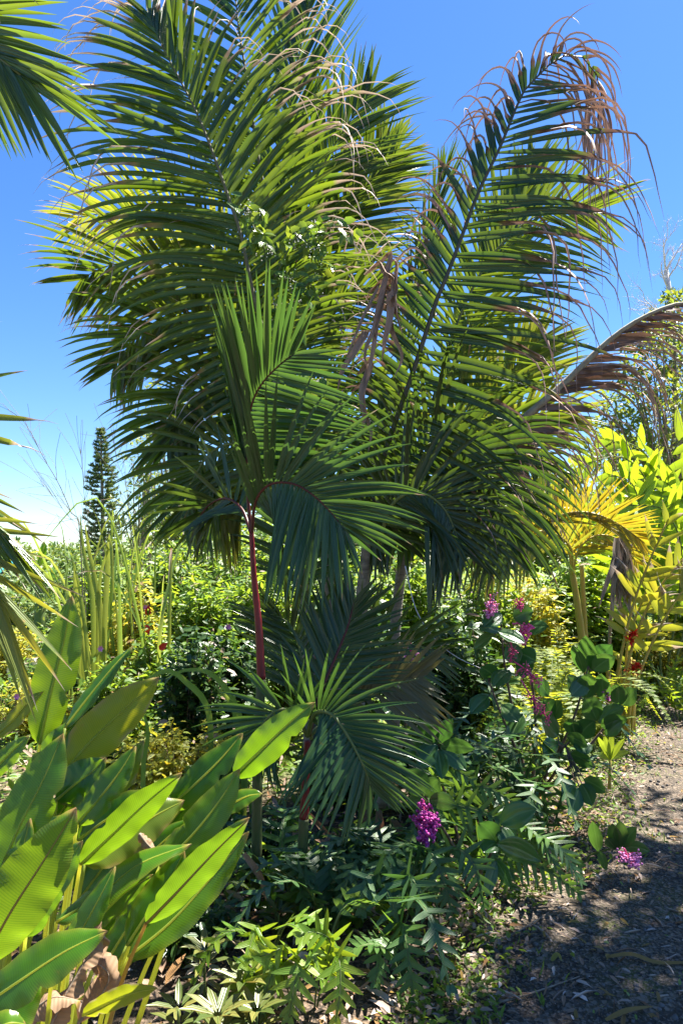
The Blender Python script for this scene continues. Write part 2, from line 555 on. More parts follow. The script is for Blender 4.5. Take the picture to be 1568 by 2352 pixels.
M['palm_dead'] = leaf_mat('palm_leaf_dead', (.11, .066, .045), (.22, .14, .10), tr=(.16, .09, .06), fac=.15, rough=.55, dead=((.14, .085, .06), (.12, .07, .05), (.33, .23, .17)), dead_tr=(.16, .10, .07))
M['rachis'] = solid_mat('palm_rachis', (.11, .12, .06), (.17, .15, .10), 30, .75, .1, spec=.15)
M['rachis_green'] = solid_mat('palm_rachis_green', (.09, .13, .03), (.15, .17, .05), 30, .45, .1)
M['rachis_dead'] = solid_mat('palm_rachis_dead', (.30, .30, .22), (.22, .18, .12), 25, .7, .3)
M['rachis_dark'] = solid_mat('palm_rachis_dark', (.05, .055, .03), (.09, .08, .05), 30, .5, .1)
M['rachis_red'] = solid_mat('palm_rachis_red', (.06, .012, .010), (.10, .022, .012), 30, .4, .05)
M['red'] = solid_mat('red_crownshaft', (.19, .008, .012), (.10, .007, .009), 30, .45, .5, (3, 3, .5), .4)
M['trunk_green'] = solid_mat('green_palm_trunk', (.05, .085, .02), (.10, .10, .045), 18, .6, .3, (2, 2, .7))
M['trunk'] = solid_mat('palm_trunk', (.13, .11, .085), (.26, .23, .18), 22, .85, .6, (1, 1, 3))
M['bark'] = solid_mat('tree_bark', (.12, .09, .065), (.28, .24, .20), 16, .9, .6, (1, 1, .4))
M['twig'] = solid_mat('dry_twig', (.16, .11, .07), (.33, .26, .19), 40, .85, .3)
M['twig_pale'] = solid_mat('pale_bare_wood', (.66, .62, .60), (.50, .46, .44), 30, .8, .2)
M['heli'] = leaf_mat('heliconia_leaf', (.030, .12, .009), (.075, .17, .011), tr=(.26, .50, .012), fac=.42, rough=.22, veins=420, vein_col=(.03, .09, .01), noise=.15, spec=.5, sheen_bump=.12, edge=(.22, .18, .02), spots=.15, spot_col=(.25, .16, .03))
M['heli_old'] = leaf_mat('heliconia_leaf_olive', (.09, .16, .012), (.15, .20, .015), tr=(.42, .52, .015), fac=.47, rough=.4, veins=420, vein_col=(.08, .09, .01), noise=.2, sheen_bump=.12, edge=(.26, .15, .02), spots=.5, spot_col=(.2, .12, .02))
M['midrib'] = leaf_mat('heliconia_midrib', (.24, .34, .05), (.32, .40, .07), tr=(.75, .85, .2), fac=.6, rough=.4)
M['midrib_orange'] = leaf_mat('heliconia_midrib_orange', (.30, .22, .05), (.27, .24, .05), tr=(.55, .42, .08), fac=.45, rough=.45)
M['vine'] = leaf_mat('vine_leaf', (.05, .12, .015), (.09, .17, .02), tr=(.25, .40, .03), fac=.32, rough=.22, midrib=(.12, .2, .04))
M['dry'] = leaf_mat('dry_leaf', (.22, .13, .07), (.36, .23, .13), tr=(.3, .15, .06), fac=.2, rough=.75, noise=.6, veins=120, vein_col=(.14, .08, .04), spots=.6, spot_col=(.1, .05, .03))
M['dry_grey'] = leaf_mat('dry_grey_leaf', (.20, .16, .13), (.36, .30, .26), tr=(.2, .14, .1), fac=.15, rough=.8, noise=.6)
M['weed'] = leaf_mat('weed_leaf', (.045, .125, .012), (.13, .21, .018), tr=(.30, .48, .03), fac=.42, rough=.4, noise=.3, midrib=(.2, .25, .05))
M['weed_yellow'] = leaf_mat('weed_leaf_yellow', (.17, .24, .02), (.32, .32, .04), tr=(.55, .55, .04), fac=.45, rough=.45, noise=.4, midrib=(.3, .3, .08))
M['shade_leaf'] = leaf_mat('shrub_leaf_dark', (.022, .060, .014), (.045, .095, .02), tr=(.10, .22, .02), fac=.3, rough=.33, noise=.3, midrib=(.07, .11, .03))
M['medinilla'] = leaf_mat('glossy_ovate_leaf', (.028, .085, .024), (.055, .115, .03), tr=(.10, .26, .03), fac=.26, rough=.28, noise=.2, midrib=(.10, .16, .06), sheen_bump=.15)
M['fern'] = leaf_mat('fern_frond', (.030, .095, .020), (.065, .135, .022), tr=(.16, .34, .03), fac=.34, rough=.4, noise=.3, sheen_bump=.2, midrib=(.10, .15, .04))
M['fern_bright'] = leaf_mat('fern_frond_bright', (.075, .17, .014), (.15, .23, .016), tr=(.34, .52, .02), fac=.4, rough=.36, noise=.3, sheen_bump=.2, midrib=(.2, .25, .05), spots=.3, spot_col=(.2, .22, .03))
M['fern_blue'] = leaf_mat('fern_frond_bluish', (.028, .080, .022), (.050, .112, .026), tr=(.10, .26, .04), fac=.25, rough=.42, noise=.3, sheen_bump=.2, midrib=(.06, .10, .05))
M['sword'] = leaf_mat('sword_fern', (.09, .16, .018), (.18, .23, .02), tr=(.4, .5, .03), fac=.42, rough=.45, noise=.3)
M['ginger'] = leaf_mat('ginger_leaf', (.10, .21, .018), (.17, .27, .02), tr=(.36, .55, .02), fac=.4, rough=.34, noise=.25, midrib=(.2, .3, .06), sheen_bump=.3)
M['ginger_yellow'] = leaf_mat('ginger_leaf_yellow', (.12, .21, .02), (.28, .27, .03), tr=(.42, .48, .03), fac=.4, rough=.4, noise=.4, spots=.5, spot_col=(.28, .15, .03), edge=(.35, .2, .04))
M['croton'] = leaf_mat('variegated_leaf', (.06, .09, .02), (.19, .18, .045), tr=(.25, .25, .05), fac=.2, rough=.35, noise=.3, midrib=(.06, .11, .02), edge=(.05, .10, .02))
M['cane'] = solid_mat('ginger_cane', (.30, .28, .04), (.36, .24, .05), 25, .45, .1)
M['stem'] = solid_mat('green_stem', (.06, .11, .025), (.11, .13, .04), 30, .55, .1)
M['stem_brown'] = solid_mat('brown_stem', (.09, .06, .04), (.17, .12, .08), 30, .8, .3)
M['pink'] = solid_mat('pink_flower_stalk', (.55, .03, .13), (.62, .07, .20), 30, .45, .05)
M['berry'] = solid_mat('purple_berry', (.26, .012, .16), (.42, .04, .26), 60, .3, .05, spec=.5)
M['blossom'] = solid_mat('pink_blossom', (.55, .16, .38), (.66, .26, .48), 60, .5, .05)
M['hotpink'] = solid_mat('hot_pink_blossom', (.72, .05, .22), (.80, .14, .34), 60, .5, .05)
M['white'] = solid_mat('white_blossom', (.75, .72, .68), (.8, .78, .74), 60, .5, .05)
M['redflower'] = solid_mat('red_ginger_bract', (.50, .015, .012), (.62, .03, .02), 40, .4, .1)
M['pine'] = leaf_mat('pine_needles', (.05, .10, .045), (.10, .15, .05), tr=(.16, .24, .06), fac=.3, rough=.5, noise=.5)
M['tree_leaf'] = leaf_mat('tree_leaf', (.035, .085, .016), (.10, .14, .02), tr=(.26, .36, .03), fac=.38, rough=.4, noise=.4)
M['tree_far'] = leaf_mat('far_tree_leaf', (.06, .13, .025), (.12, .19, .03), tr=(.22, .32, .04), fac=.3, rough=.5, noise=.4)
M['grass'] = leaf_mat('grass_blade', (.10, .19, .03), (.20, .28, .06), tr=(.35, .5, .06), fac=.4, rough=.4, noise=.3)
M['grass_stalk'] = solid_mat('grass_stalk', (.10, .10, .06), (.16, .14, .10), 40, .6, .1)

# ------------------------------------------------------------------ ground and path
def ground_mat(name, cols, lawn=False):
    m, n, l = mat_new(name)
    out = n.new('ShaderNodeOutputMaterial')
    tc = n.new('ShaderNodeTexCoord')
    def noise(s, d=6):
        z = n.new('ShaderNodeTexNoise'); z.inputs['Scale'].default_value = s; z.inputs['Detail'].default_value = d
        l.new(tc.outputs['Object'], z.inputs['Vector'])
        return z.outputs['Fac']
    def rng_(src, a, b):
        r = n.new('ShaderNodeMapRange'); r.inputs['From Min'].default_value = a; r.inputs['From Max'].default_value = b
        l.new(src, r.inputs['Value']); return r.outputs[0]
    c = mixc(n, l, cols[0], cols[1], rng_(noise(14), .35, .65))
    c = mixc(n, l, c, cols[2], rng_(noise(2.3, 8), .5, .68))
    vo = n.new('ShaderNodeTexVoronoi'); vo.inputs['Scale'].default_value = 55
    l.new(tc.outputs['Object'], vo.inputs['Vector'])
    sp = n.new('ShaderNodeSeparateColor'); l.new(vo.outputs['Color'], sp.inputs[0])
    c = mixc(n, l, c, cols[3], rng_(sp.outputs[0], .80, .86))
    c = mixc(n, l, c, cols[4], rng_(sp.outputs[1], .84, .9))
    v2 = n.new('ShaderNodeTexVoronoi'); v2.inputs['Scale'].default_value = 130
    l.new(tc.outputs['Object'], v2.inputs['Vector'])
    s2 = n.new('ShaderNodeSeparateColor'); l.new(v2.outputs['Color'], s2.inputs[0])
    c = mixc(n, l, c, cols[5], rng_(s2.outputs[0], .7, .76))
    if lawn:      # weedy turf beyond the bed
        sx_ = n.new('ShaderNodeSeparateXYZ'); l.new(tc.outputs['Object'], sx_.inputs[0])
        c = mixc(n, l, c, mixc(n, l, (.07, .13, .02), (.16, .20, .04), rng_(noise(1.1), .35, .65)), rng_(sx_.outputs[1], 4.6, 6.2))
    pb = n.new('ShaderNodeBsdfPrincipled'); l.new(c, pb.inputs['Base Color']); pb.inputs['Roughness'].default_value = .9
    pb.inputs['Specular IOR Level'].default_value = .2
    h = n.new('ShaderNodeMath'); h.operation = 'ADD'; l.new(vo.outputs['Distance'], h.inputs[0]); l.new(noise(40), h.inputs[1])
    bp = n.new('ShaderNodeBump'); bp.inputs['Strength'].default_value = .9; bp.inputs['Distance'].default_value = .02
    l.new(h.outputs[0], bp.inputs['Height']); l.new(bp.outputs[0], pb.inputs['Normal'])
    l.new(pb.outputs[0], out.inputs[0])
    return m


M['soil'] = ground_mat('soil', ((.045, .034, .024), (.085, .062, .042), (.10, .085, .05), (.17, .12, .08), (.05, .04, .03), (.14, .10, .07)), lawn=True)
M['path'] = ground_mat('path_gravel', ((.052, .043, .033), (.094, .075, .055), (.085, .092, .032), (.20, .155, .11), (.046, .041, .036), (.175, .138, .105)))
M['stone'] = solid_mat('gravel_stone', (.05, .047, .044), (.17, .15, .135), 8, .85, .3)

sx = np.sinh(np.linspace(-6.6, 6.6, 141)) * 1.1
sy = np.concatenate([[-300, -100, -30, -10, -4, -1], np.sinh(np.linspace(.0, 6.6, 130)) * 1.1 + .3])
gx, gy = np.meshgrid(sx, sy, indexing='ij')
gz = hgt(gx, gy) * np.clip(1.5 - np.hypot(gx, gy) / 30, 0, 1)
ac = Acc()
ac.add(np.stack([gx, gy, gz], -1).reshape(-1, 3), strip_faces(len(sx), len(sy))[:, ::-1])
tag(ac.build('ground', M['soil']), kind='structure')

# the path: a slightly higher, ragged-edged sheet running along the right of the bed
edge_px = [(930, 2600), (985, 2352), (1040, 2230), (1075, 2120), (1150, 2060), (1290, 2010), (1350, 1930), (1360, 1840), (1400, 1760), (1440, 1690), (1500, 1600), (1545, 1540), (1590, 1500)]
el = np.array([GP(*q)[:2] for q in edge_px])
el = np.vstack([[el[0, 0] + .02, .4], el])
ys = np.linspace(.4, el[-1, 1], 150)
es = np.argsort(el[:, 1])
xl = np.interp(ys, el[es, 1], el[es, 0]) + .05 * np.sin(ys * 9) + .03 * np.sin(ys * 23 + 1)
cols_ = 60
gg = np.linspace(0, 1, cols_)[None] ** 1.3
px_ = xl[:, None] + gg * 6.5
py_ = np.repeat(ys[:, None], cols_, 1)
pz_ = hgt(px_, py_) + .004 + .012 * sm(gg * 6)
ac = Acc()
ac.add(np.stack([px_, py_, pz_], -1).reshape(-1, 3), strip_faces(len(ys), cols_))
tag(ac.build('path', M['path']), kind='structure')


def path_x(y):
    return np.interp(y, el[es, 1], el[es, 0])


# ------------------------------------------------------------------ litter, gravel, moss and grass on the ground (uncountable: stuff)
def scatter_ground(n, xr, yr, keep):
    """points with a density falling with distance, on the ground inside keep()"""
    y = yr[0] + (yr[1] - yr[0]) * rng.random(n) ** 1.7
    x = xr[0] + (xr[1] - xr[0]) * rng.random(n)
    k = keep(x, y)
    return x[k], y[k]


def flat_leaves(acc, x, y, ln, asp, dead, z0=.012, tilt=.3):
    n = len(x)
    th = rng.random(n) * 2 * math.pi
    d = np.stack([np.cos(th), np.sin(th), rng.normal(0, tilt, n)], 1)
    up = np.stack([rng.normal(0, tilt, n), rng.normal(0, tilt, n), np.ones(n)], 1)
    pos = np.stack([x, y, hgt(x, y) + z0 + rng.random(n) * .02], 1)
    l_ = ln * (.5 + rng.random(n))
    leaves(acc, pos, d, up, l_, l_ * asp, dead=dead)


ac = Acc()
x, y = scatter_ground(9000, (-2.5, 6.5), (1.9, 10.5), lambda x, y: x > path_x(y) - 1.0)
flat_leaves(ac, x, y, .045, .32, .3 + .7 * rng.random(len(x)))
x, y = scatter_ground(2600, (-2.5, 2.5), (1.6, 5.5), lambda x, y: x < path_x(y))
flat_leaves(ac, x, y, .09, .3, .4 + .5 * rng.random(len(x)))
x, y = scatter_ground(2200, (.2, 6), (1.9, 10.5), lambda x, y: x > path_x(y) - .5)
flat_leaves(ac, x, y, .10, .05, .5 + .5 * rng.random(len(x)), tilt=.12)
tag(ac.build('leaf_litter', M['dry']), 'brown dry leaf litter strewn over the path and the bed', kind='stuff')

ac = Acc()
x, y = scatter_ground(7000, (0, 6.5), (1.9, 10.5), lambda x, y: x > path_x(y))
r_ = .004 + .010 * rng.random(len(x)) ** 2.5
balls(ac, np.stack([x, y, hgt(x, y) + .012], 1), r_, None)
tag(ac.build('gravel', M['stone']), 'small grey stones pressed into the path', kind='stuff')

ac = Acc()
x, y = scatter_ground(5200, (0.2, 6.5), (1.9, 10), lambda x, y: (x > path_x(y) + .05) & (np.sin(x * 2.6 + 1) * np.cos(y * 2.1) + .25 * np.sin(x * 9 + y * 7) > .12))
n_ = len(x)
d_ = np.stack([rng.normal(0, .5, n_), rng.normal(0, .5, n_), np.ones(n_)], 1)
leaves(ac, np.stack([x, y, hgt(x, y) + .005], 1), d_, rng.normal(0, 1, (n_, 3)), .03 + .05 * rng.random(n_), .004 + .003 * rng.random(n_), dead=(rng.random(n_) < .3) * .6)
x, y = scatter_ground(1500, (0.2, 6.5), (1.9, 10), lambda x, y: (x > path_x(y) - .1))
flat_leaves(ac, x, y, .02, .6, 0, tilt=.5)
tag(ac.build('grass', M['grass']), 'thin green grass and weeds sprouting on the path', kind='stuff')

ac = Acc()       # weeds and moss creeping over the path's edge
n_ = 5200
y = 2.2 + 7.5 * rng.random(n_) ** 1.5
x = path_x(y) + rng.normal(.02, .13, n_)
z = hgt(x, y) + .01 + .07 * rng.random(n_) ** 2
leaves(ac, np.stack([x, y, z], 1), np.stack([rng.normal(0, 1, n_), rng.normal(0, 1, n_), rng.normal(.4, .4, n_)], 1), np.stack([rng.normal(0, .5, n_), rng.normal(0, .5, n_), np.ones(n_)], 1), .018 + .03 * rng.random(n_), .010 + .012 * rng.random(n_), dead=(rng.random(n_) < .3) * .7)
tag(ac.build('edge_weeds', M['weed']), 'tiny weeds creeping over the edge of the path', kind='stuff')

# a few single fallen things
def lone_blade(name, label, cat, pts, width, mat, dead=.4, dz=.03, **kw):
    a = Acc()
    v = np.array([GP(*q) for q in pts]); v[:, 2] += dz + .01 * np.sin(np.arange(len(v)) * 2.1)
    blade(a, v, width, raw=True, dead=dead, face=(0, -.3, 1), **kw)
    return tag(a.build(name, mat), label, cat)


lone_blade('fallen_leaf', 'long pale dry palm leaflet lying across the shaded path', 'fallen leaf', [(1395, 2216), (1450, 2218), (1510, 2228), (1600, 2232)], .022, M['dry_grey'])
lone_blade('fallen_leaf', 'thin brown leaflet lying on the path at the bottom edge', 'fallen leaf', [(1390, 2345), (1440, 2335), (1500, 2320)], .02, M['dry_grey'])
lone_blade('fallen_leaf', 'small orange fallen leaf alone on the dark path', 'fallen leaf', [(1266, 2216), (1280, 2208), (1290, 2214)], .02, M['weed_yellow'], dead=.2)
for q, lab in (([(1145, 2290), (1230, 2270), (1330, 2246)], 'thin twig lying on the dark path in front of the ferns'),
               ([(1080, 2175), (1180, 2150), (1260, 2108)], 'grey twig on the ground beside the drooping fern')):
    a = Acc(); v = np.array([GP(*k) for k in q]); v[:, 2] += .02
    tube(a, spline(v, 12), np.linspace(.005, .002, 12), 5)
    tag(a.build('twig', M['twig']), lab, 'twig')

# ------------------------------------------------------------------ the palms
def trunk(root, pts, r0, r1, mat, name='trunk', rings=True, raw=False, label=None):
    a = Acc()
    p = spline(PP(pts) if not raw else np.array(pts), 40)
    rad = np.linspace(r0, r1, 40)
    if rings: rad = rad * (1 + .05 * (np.arange(40) % 5 == 0))
    tube(a, p, rad, 10)
    return a.build(name, mat, root, label=label)


def down(px, d, *more):
    """world points of a stem: foot on the ground under px, then the given photo points"""
    return [G(px, d)] + [P(*q) for q in more]


# --- the tall palm on the left of the clump
base = G(715, 4.7)
lp = thing('clumping_palm', 'tall feathery palm with dry white leaflet tips, behind the red-stemmed palm', 'palm', base, 'tall palms of the clump')
trunk(lp, down(715, 4.7, (706, 1480, 4.6), (672, 1180, 4.5), (648, 1013, 4.4), (630, 867, 4.3)), .05, .028, M['trunk'], raw=True)
trunk(lp, down(780, 4.9, (765, 1480, 4.9), (740, 1200, 4.9), (700, 900, 4.9)), .055, .03, M['trunk'], raw=True)
DT = (.72, 1.3, .5, 1.0)
A_ = dict(width=.038, droop=1.25, K=12, ddroop=8, fold=.5)
frond(lp, [(640, 1000, 4.4), (630, 867, 4.3), (584, 685, 4.22), (552, 536, 4.18), (528, 463, 4.16), (487, 346, 4.16), (455, 266, 4.2), (423, 201, 4.25), (375, 110, 4.3), (345, 40, 4.4)],
      84, 1.2, M['palm'], M['rachis'], (.018, .003), a=(100, 78, 62, 42, 22), aR=(85, 62, 48, 32, 14), dead=(.75, 1.4, .35, .7), deadL=(.6, 1.15, .32, .65), roll=-12, sides=(1, .85), lift=.1, t0=.1, hue=(.1, .8),
      label='long frond leaning left with dry white leaflet tips', **A_)
frond(lp, [(660, 900, 4.7), (630, 600, 4.65), (616, 475, 4.6), (604, 423, 4.6), (592, 354, 4.6), (576, 242, 4.65), (564, 161, 4.7), (548, 60, 4.8), (536, -60, 5.0)],
      72, 1.05, M['palm'], M['rachis'], (.018, .004), a=(80, 62, 45, 28), aR=(86, 74, 58, 26), dead=(.4, .8, .3, .7), deadL=(.8, 1.5, .45, .9), roll=8, lift=.15, t0=.12, hue=(0, .7), **A_)
frond(lp, [(690, 900, 4.95), (655, 620, 5.0), (650, 420, 5.05), (668, 240, 5.1), (700, 60, 5.2), (728, -90, 5.3)],
      60, 1.1, M['palm'], M['rachis_green'], (.016, .004), a=(40, 26, 16), aR=(42, 32, 20), dead=(1, 2, .95, 1.6), roll=42, lift=.05, t0=.2, width=.044, droop=.25, fold=.45, hue=(0, .6), twist=.3)
frond(lp, [(690, 860, 5.1), (665, 620, 5.2), (700, 470, 5.25), (770, 330, 5.3), (850, 210, 5.35)],
      54, .95, M['palm'], M['rachis_green'], (.014, .004), a=(45, 34, 20), aR=(62, 50, 26), dead=(1, 1.6, .9, 1.1), roll=25, lift=.1, t0=.2, width=.037, droop=.5, fold=.5, hue=(.1, .7), twist=.3)
frond(lp, [(700, 900, 5.2), (690, 700, 5.3), (750, 560, 5.4), (830, 440, 5.4), (905, 360, 5.4)],
      54, .8, M['palm'], M['rachis_green'], (.014, .004), a=(50, 40, 20), aR=(66, 54, 24), dead=(1, 1.6, .9, 1.1), roll=15, lift=.1, t0=.2, width=.035, droop=.7, fold=.5, hue=(.1, .8))
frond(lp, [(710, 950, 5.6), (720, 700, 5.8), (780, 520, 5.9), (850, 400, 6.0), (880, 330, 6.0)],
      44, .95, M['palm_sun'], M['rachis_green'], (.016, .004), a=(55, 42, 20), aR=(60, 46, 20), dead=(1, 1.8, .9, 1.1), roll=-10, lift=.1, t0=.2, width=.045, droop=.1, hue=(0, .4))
# arching out to the left, catching the sun
frond(lp, [(660, 960, 5.0), (590, 720, 5.2), (500, 580, 5.3), (390, 505, 5.3), (270, 488, 5.3), (175, 500, 5.3)],
      46, .8, M['palm_sun'], M['rachis_green'], (.014, .003), a=(62, 48, 25), aR=(62, 52, 25), dead=(.9, 1.4, .7, 1.05), roll=25, lift=.1, t0=.2, width=.030, droop=.8, fold=.5, hue=(0, .7))
frond(lp, [(650, 1000, 4.8), (560, 760, 4.8), (470, 650, 4.8), (360, 600, 4.8), (250, 610, 4.8), (190, 640, 4.8)],
      58, .9, M['palm'], M['rachis_green'], (.014, .003), a=(64, 52, 25), aR=(64, 50, 25), dead=(.8, 1.4, .6, 1.0), roll=10, lift=.1, t0=.2, width=.032, droop=.95, fold=.5, hue=(.2, 1))
frond(lp, [(650, 1060, 4.55), (570, 860, 4.5), (480, 760, 4.5), (385, 735, 4.5), (310, 780, 4.5), (265, 840, 4.5)],
      56, .72, M['palm'], M['rachis_green'], (.014, .003), a=(70, 55, 25), aR=(70, 55, 25), dead=(.75, 1.4, .55, 1.0), roll=5, lift=.12, t0=.18, width=.032, droop=1.1, fold=.5, hue=(.1, .9))
frond(lp, [(655, 1100, 4.5), (600, 960, 4.4), (535, 890, 4.4), (470, 890, 4.4), (410, 960, 4.4), (385, 1030, 4.4)],
      56, .72, M['palm'], M['rachis_green'], (.014, .003), a=(70, 55, 25), aR=(72, 55, 25), dead=(.85, 1.6, .7, 1.1), roll=0, lift=.12, t0=.18, width=.030, droop=1.5, fold=.5, hue=(.1, .9))
frond(lp, [(660, 1180, 4.5), (605, 1060, 4.3), (550, 1020, 4.25), (490, 1035, 4.25), (445, 1100, 4.25), (420, 1180, 4.25)],
      44, .68, M['palm'], M['rachis_green'], (.016, .003), a=(70, 55, 25), aR=(75, 55, 25), dead=(.9, 2, .8, 1.2), roll=-5, lift=.12, t0=.18, width=.029, droop=2.0, fold=.5, hue=(.1, .9))
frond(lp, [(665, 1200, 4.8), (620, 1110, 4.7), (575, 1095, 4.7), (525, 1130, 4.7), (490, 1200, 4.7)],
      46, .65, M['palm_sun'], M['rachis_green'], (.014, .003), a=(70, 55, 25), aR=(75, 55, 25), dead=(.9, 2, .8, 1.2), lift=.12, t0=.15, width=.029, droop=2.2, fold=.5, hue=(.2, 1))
# to the right of the stem, behind the young frond
frond(lp, [(640, 1000, 4.7), (640, 860, 4.75), (690, 760, 4.8), (770, 690, 4.8), (850, 660, 4.8), (910, 680, 4.8)],
      44, .62, M['palm'], M['rachis_green'], (.014, .003), a=(60, 46, 25), aR=(66, 52, 25), dead=(.7, 1.2, .5, .95), roll=10, lift=.12, t0=.15, width=.030, droop=1.0, fold=.5, hue=(.2, .9))
frond(lp, [(650, 1150, 4.8), (655, 1000, 4.85), (700, 900, 4.9), (770, 850, 4.9), (840, 850, 4.9), (890, 900, 4.9)],
      44, .66, M['palm'], M['rachis_green'], (.014, .003), a=(62, 46, 25), aR=(70, 52, 25), dead=(.8, 1.5, .6, 1.0), roll=0, lift=.12, t0=.12, width=.030, droop=1.0, fold=.5, hue=(.1, .8))
frond(lp, [(700, 1300, 5.2), (700, 1120, 5.2), (740, 1010, 5.2), (800, 960, 5.2), (860, 980, 5.2), (900, 1060, 5.2)],
      44, .72, M['palm_sun'], M['rachis_green'], (.014, .003), a=(62, 46, 25), aR=(70, 52, 25), dead=(1, 2, .9, 1.5), lift=.12, t0=.12, width=.035, droop=1.0, hue=(0, .5))
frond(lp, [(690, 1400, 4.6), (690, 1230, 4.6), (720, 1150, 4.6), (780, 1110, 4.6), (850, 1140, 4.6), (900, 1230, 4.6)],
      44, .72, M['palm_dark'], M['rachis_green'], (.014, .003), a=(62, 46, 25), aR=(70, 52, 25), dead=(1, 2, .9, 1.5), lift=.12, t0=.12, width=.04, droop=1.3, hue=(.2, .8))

# --- the tall palm on the right of the clump
base = G(860, 4.6)
rp = thing('clumping_palm', 'tall palm whose long dark frond curls over in brown drooping leaflets', 'palm', base, 'tall palms of the clump')
trunk(rp, down(820, 4.7, (826, 1450, 4.65), (845, 1250, 4.6), (872, 1100, 4.5)), .05, .035, M['trunk'], raw=True)
trunk(rp, down(905, 5.2, (905, 1480, 5.1), (930, 1250, 5.1), (960, 1080, 5.1)), .05, .03, M['trunk'], raw=True)
frond(rp, [(840, 1230, 4.5), (870, 1090, 4.4), (907, 972, 4.32), (951, 847, 4.25), (1002, 690, 4.2), (1028, 628, 4.2), (1068, 521, 4.2), (1098, 441, 4.2), (1149, 335, 4.22), (1199, 215, 4.3), (1234, 175, 4.35), (1275, 138, 4.4), (1319, 124, 4.45), (1358, 150, 4.5), (1378, 205, 4.52), (1386, 275, 4.54)],
      86, 1.3, M['palm_dark'], M['rachis_dark'], (.020, .003), a=(84, 72, 55, 42, 34, 26, 14), aR=(100, 88, 78, 68, 62, 45, 18), dead=(.62, 1.15, -.32, .02), deadL=(.5, .95, -.3, .08), roll=12, sides=(.48, 1.0), lift=.06, t0=.06, width=.040, droop=1.0, ddroop=8.0, K=14, fold=.5, hue=(.1, .9), prof=([0, .15, .45, .75, .88, 1], [.55, .85, 1.05, 1.0, .75, .5]),
      label='long dark frond with brown curled leaflets at its tip')
frond(rp, [(935, 1100, 5.3), (1000, 900, 5.3), (1050, 740, 5.3), (1120, 600, 5.3), (1204, 512, 5.35), (1290, 480, 5.4), (1370, 480, 5.4)],
      62, .95, M['palm'], M['rachis_green'], (.016, .004), a=(70, 58, 45, 22), aR=(76, 66, 55, 30), dead=(.9, 1.6, .78, 1.1), roll=5, lift=.12, t0=.15, width=.032, droop=.9, fold=.5, hue=(.2, .9))
frond(rp, [(900, 1050, 5.6), (930, 820, 5.6), (965, 620, 5.6), (1000, 480, 5.6), (1022, 390, 5.6)],
      40, .8, M['palm'], M['rachis_green'], (.016, .004), a=(30, 22, 14), aR=(30, 22, 14), dead=(1, 2, .95, 1.6), roll=60, lift=.02, t0=.2, width=.035, droop=.2, fold=.4, hue=(0, .6), twist=.2)
frond(rp, [(980, 1000, 5.7), (1060, 800, 5.8), (1130, 620, 5.8), (1190, 480, 5.8), (1225, 380, 5.8)],
      44, .85, M['palm'], M['rachis_green'], (.016, .004), a=(36, 26, 16), aR=(44, 32, 18), dead=(1, 2, .95, 1.6), roll=35, lift=.05, t0=.2, width=.045, droop=.25, hue=(.2, 1), twist=.2)
frond(rp, [(990, 1150, 5.9), (1070, 1020, 6.0), (1140, 900, 6.0), (1200, 820, 6.0), (1240, 780, 6.0)],
      40, .85, M['palm_sun'], M['rachis_green'], (.016, .004), a=(46, 34, 18), aR=(50, 40, 20), dead=(1, 2, .95, 1.6), roll=15, lift=.1, t0=.2, width=.045, droop=.35, hue=(0, .5))
frond(rp, [(1000, 1230, 5.8), (1080, 1110, 5.9), (1160, 1010, 5.9), (1240, 950, 5.9), (1310, 950, 5.9)],
      40, .75, M['palm_sun'], M['rachis_green'], (.014, .004), a=(52, 40, 20), aR=(56, 44, 20), dead=(1, 2, .95, 1.6), roll=5, lift=.1, t0=.2, width=.035, droop=.6, hue=(0, .6))
# drooping lower fronds
for i, (pts, mt, lf) in enumerate((
        ([(880, 1180, 4.5), (940, 1060, 4.35), (1020, 1010, 4.3), (1090, 1050, 4.3), (1140, 1140, 4.3), (1165, 1250, 4.3)], 'palm_dark', .85),
        ([(890, 1230, 4.8), (960, 1120, 4.8), (1040, 1090, 4.8), (1110, 1130, 4.8), (1170, 1230, 4.8)], 'palm_dark', .8),
        ([(870, 1250, 4.4), (900, 1160, 4.25), (960, 1130, 4.2), (1020, 1170, 4.2), (1060, 1260, 4.2)], 'palm_dark', .75),
        ([(850, 1280, 4.9), (850, 1170, 4.9), (880, 1110, 4.9), (930, 1130, 4.9), (960, 1210, 4.9)], 'palm', .75),
        ([(880, 1220, 5.3), (960, 1060, 5.3), (1050, 980, 5.3), (1140, 960, 5.3), (1220, 1010, 5.3), (1260, 1090, 5.3)], 'palm', .85))):
    frond(rp, pts, 46, lf, M[mt], M['rachis_green'], (.016, .003), a=(72, 56, 25), aR=(80, 60, 25), dead=(.85, 1.8, .7, 1.3), roll=(-6, 4, 10, 0, 6)[i], lift=.12, t0=.1, width=.029, droop=2.5, fold=.5, hue=(.1, .9))

# withered leaflets caught in the middle of the clump
g = np.random.default_rng(5)
for k, (x0, y0, x1, y1) in enumerate(((905, 580, 868, 800), (912, 600, 905, 780), (890, 640, 850, 860), (900, 660, 885, 830), (880, 650, 800, 870), (870, 700, 846, 930), (860, 830, 836, 1010), (895, 700, 920, 870), (905, 640, 890, 740), (850, 760, 780, 900), (875, 600, 905, 690), (845, 870, 850, 1040))):
    a = Acc()
    blade(a, [(x0 - 40, y0 + 30, 4.0), (x0 - 6, y0, 3.95), ((x0 + x1) / 2 + g.normal(0, 8), (y0 + y1) / 2 - 20, 3.9), (x1 + g.normal(0, 6), y1 - 50, 3.9), (x1 + g.normal(0, 14), y1, 3.92)], .03 + .025 * g.random(), K=16, fold=.8, dead=.85 + .15 * g.random(), hue=g.random(), roll=g.normal(0, 50), taper=([0, .1, .5, .8, 1], [.3, .8, 1, .6, .05]))
    a.build('withered_leaflet', M['palm_dead'], rp)
a = Acc()
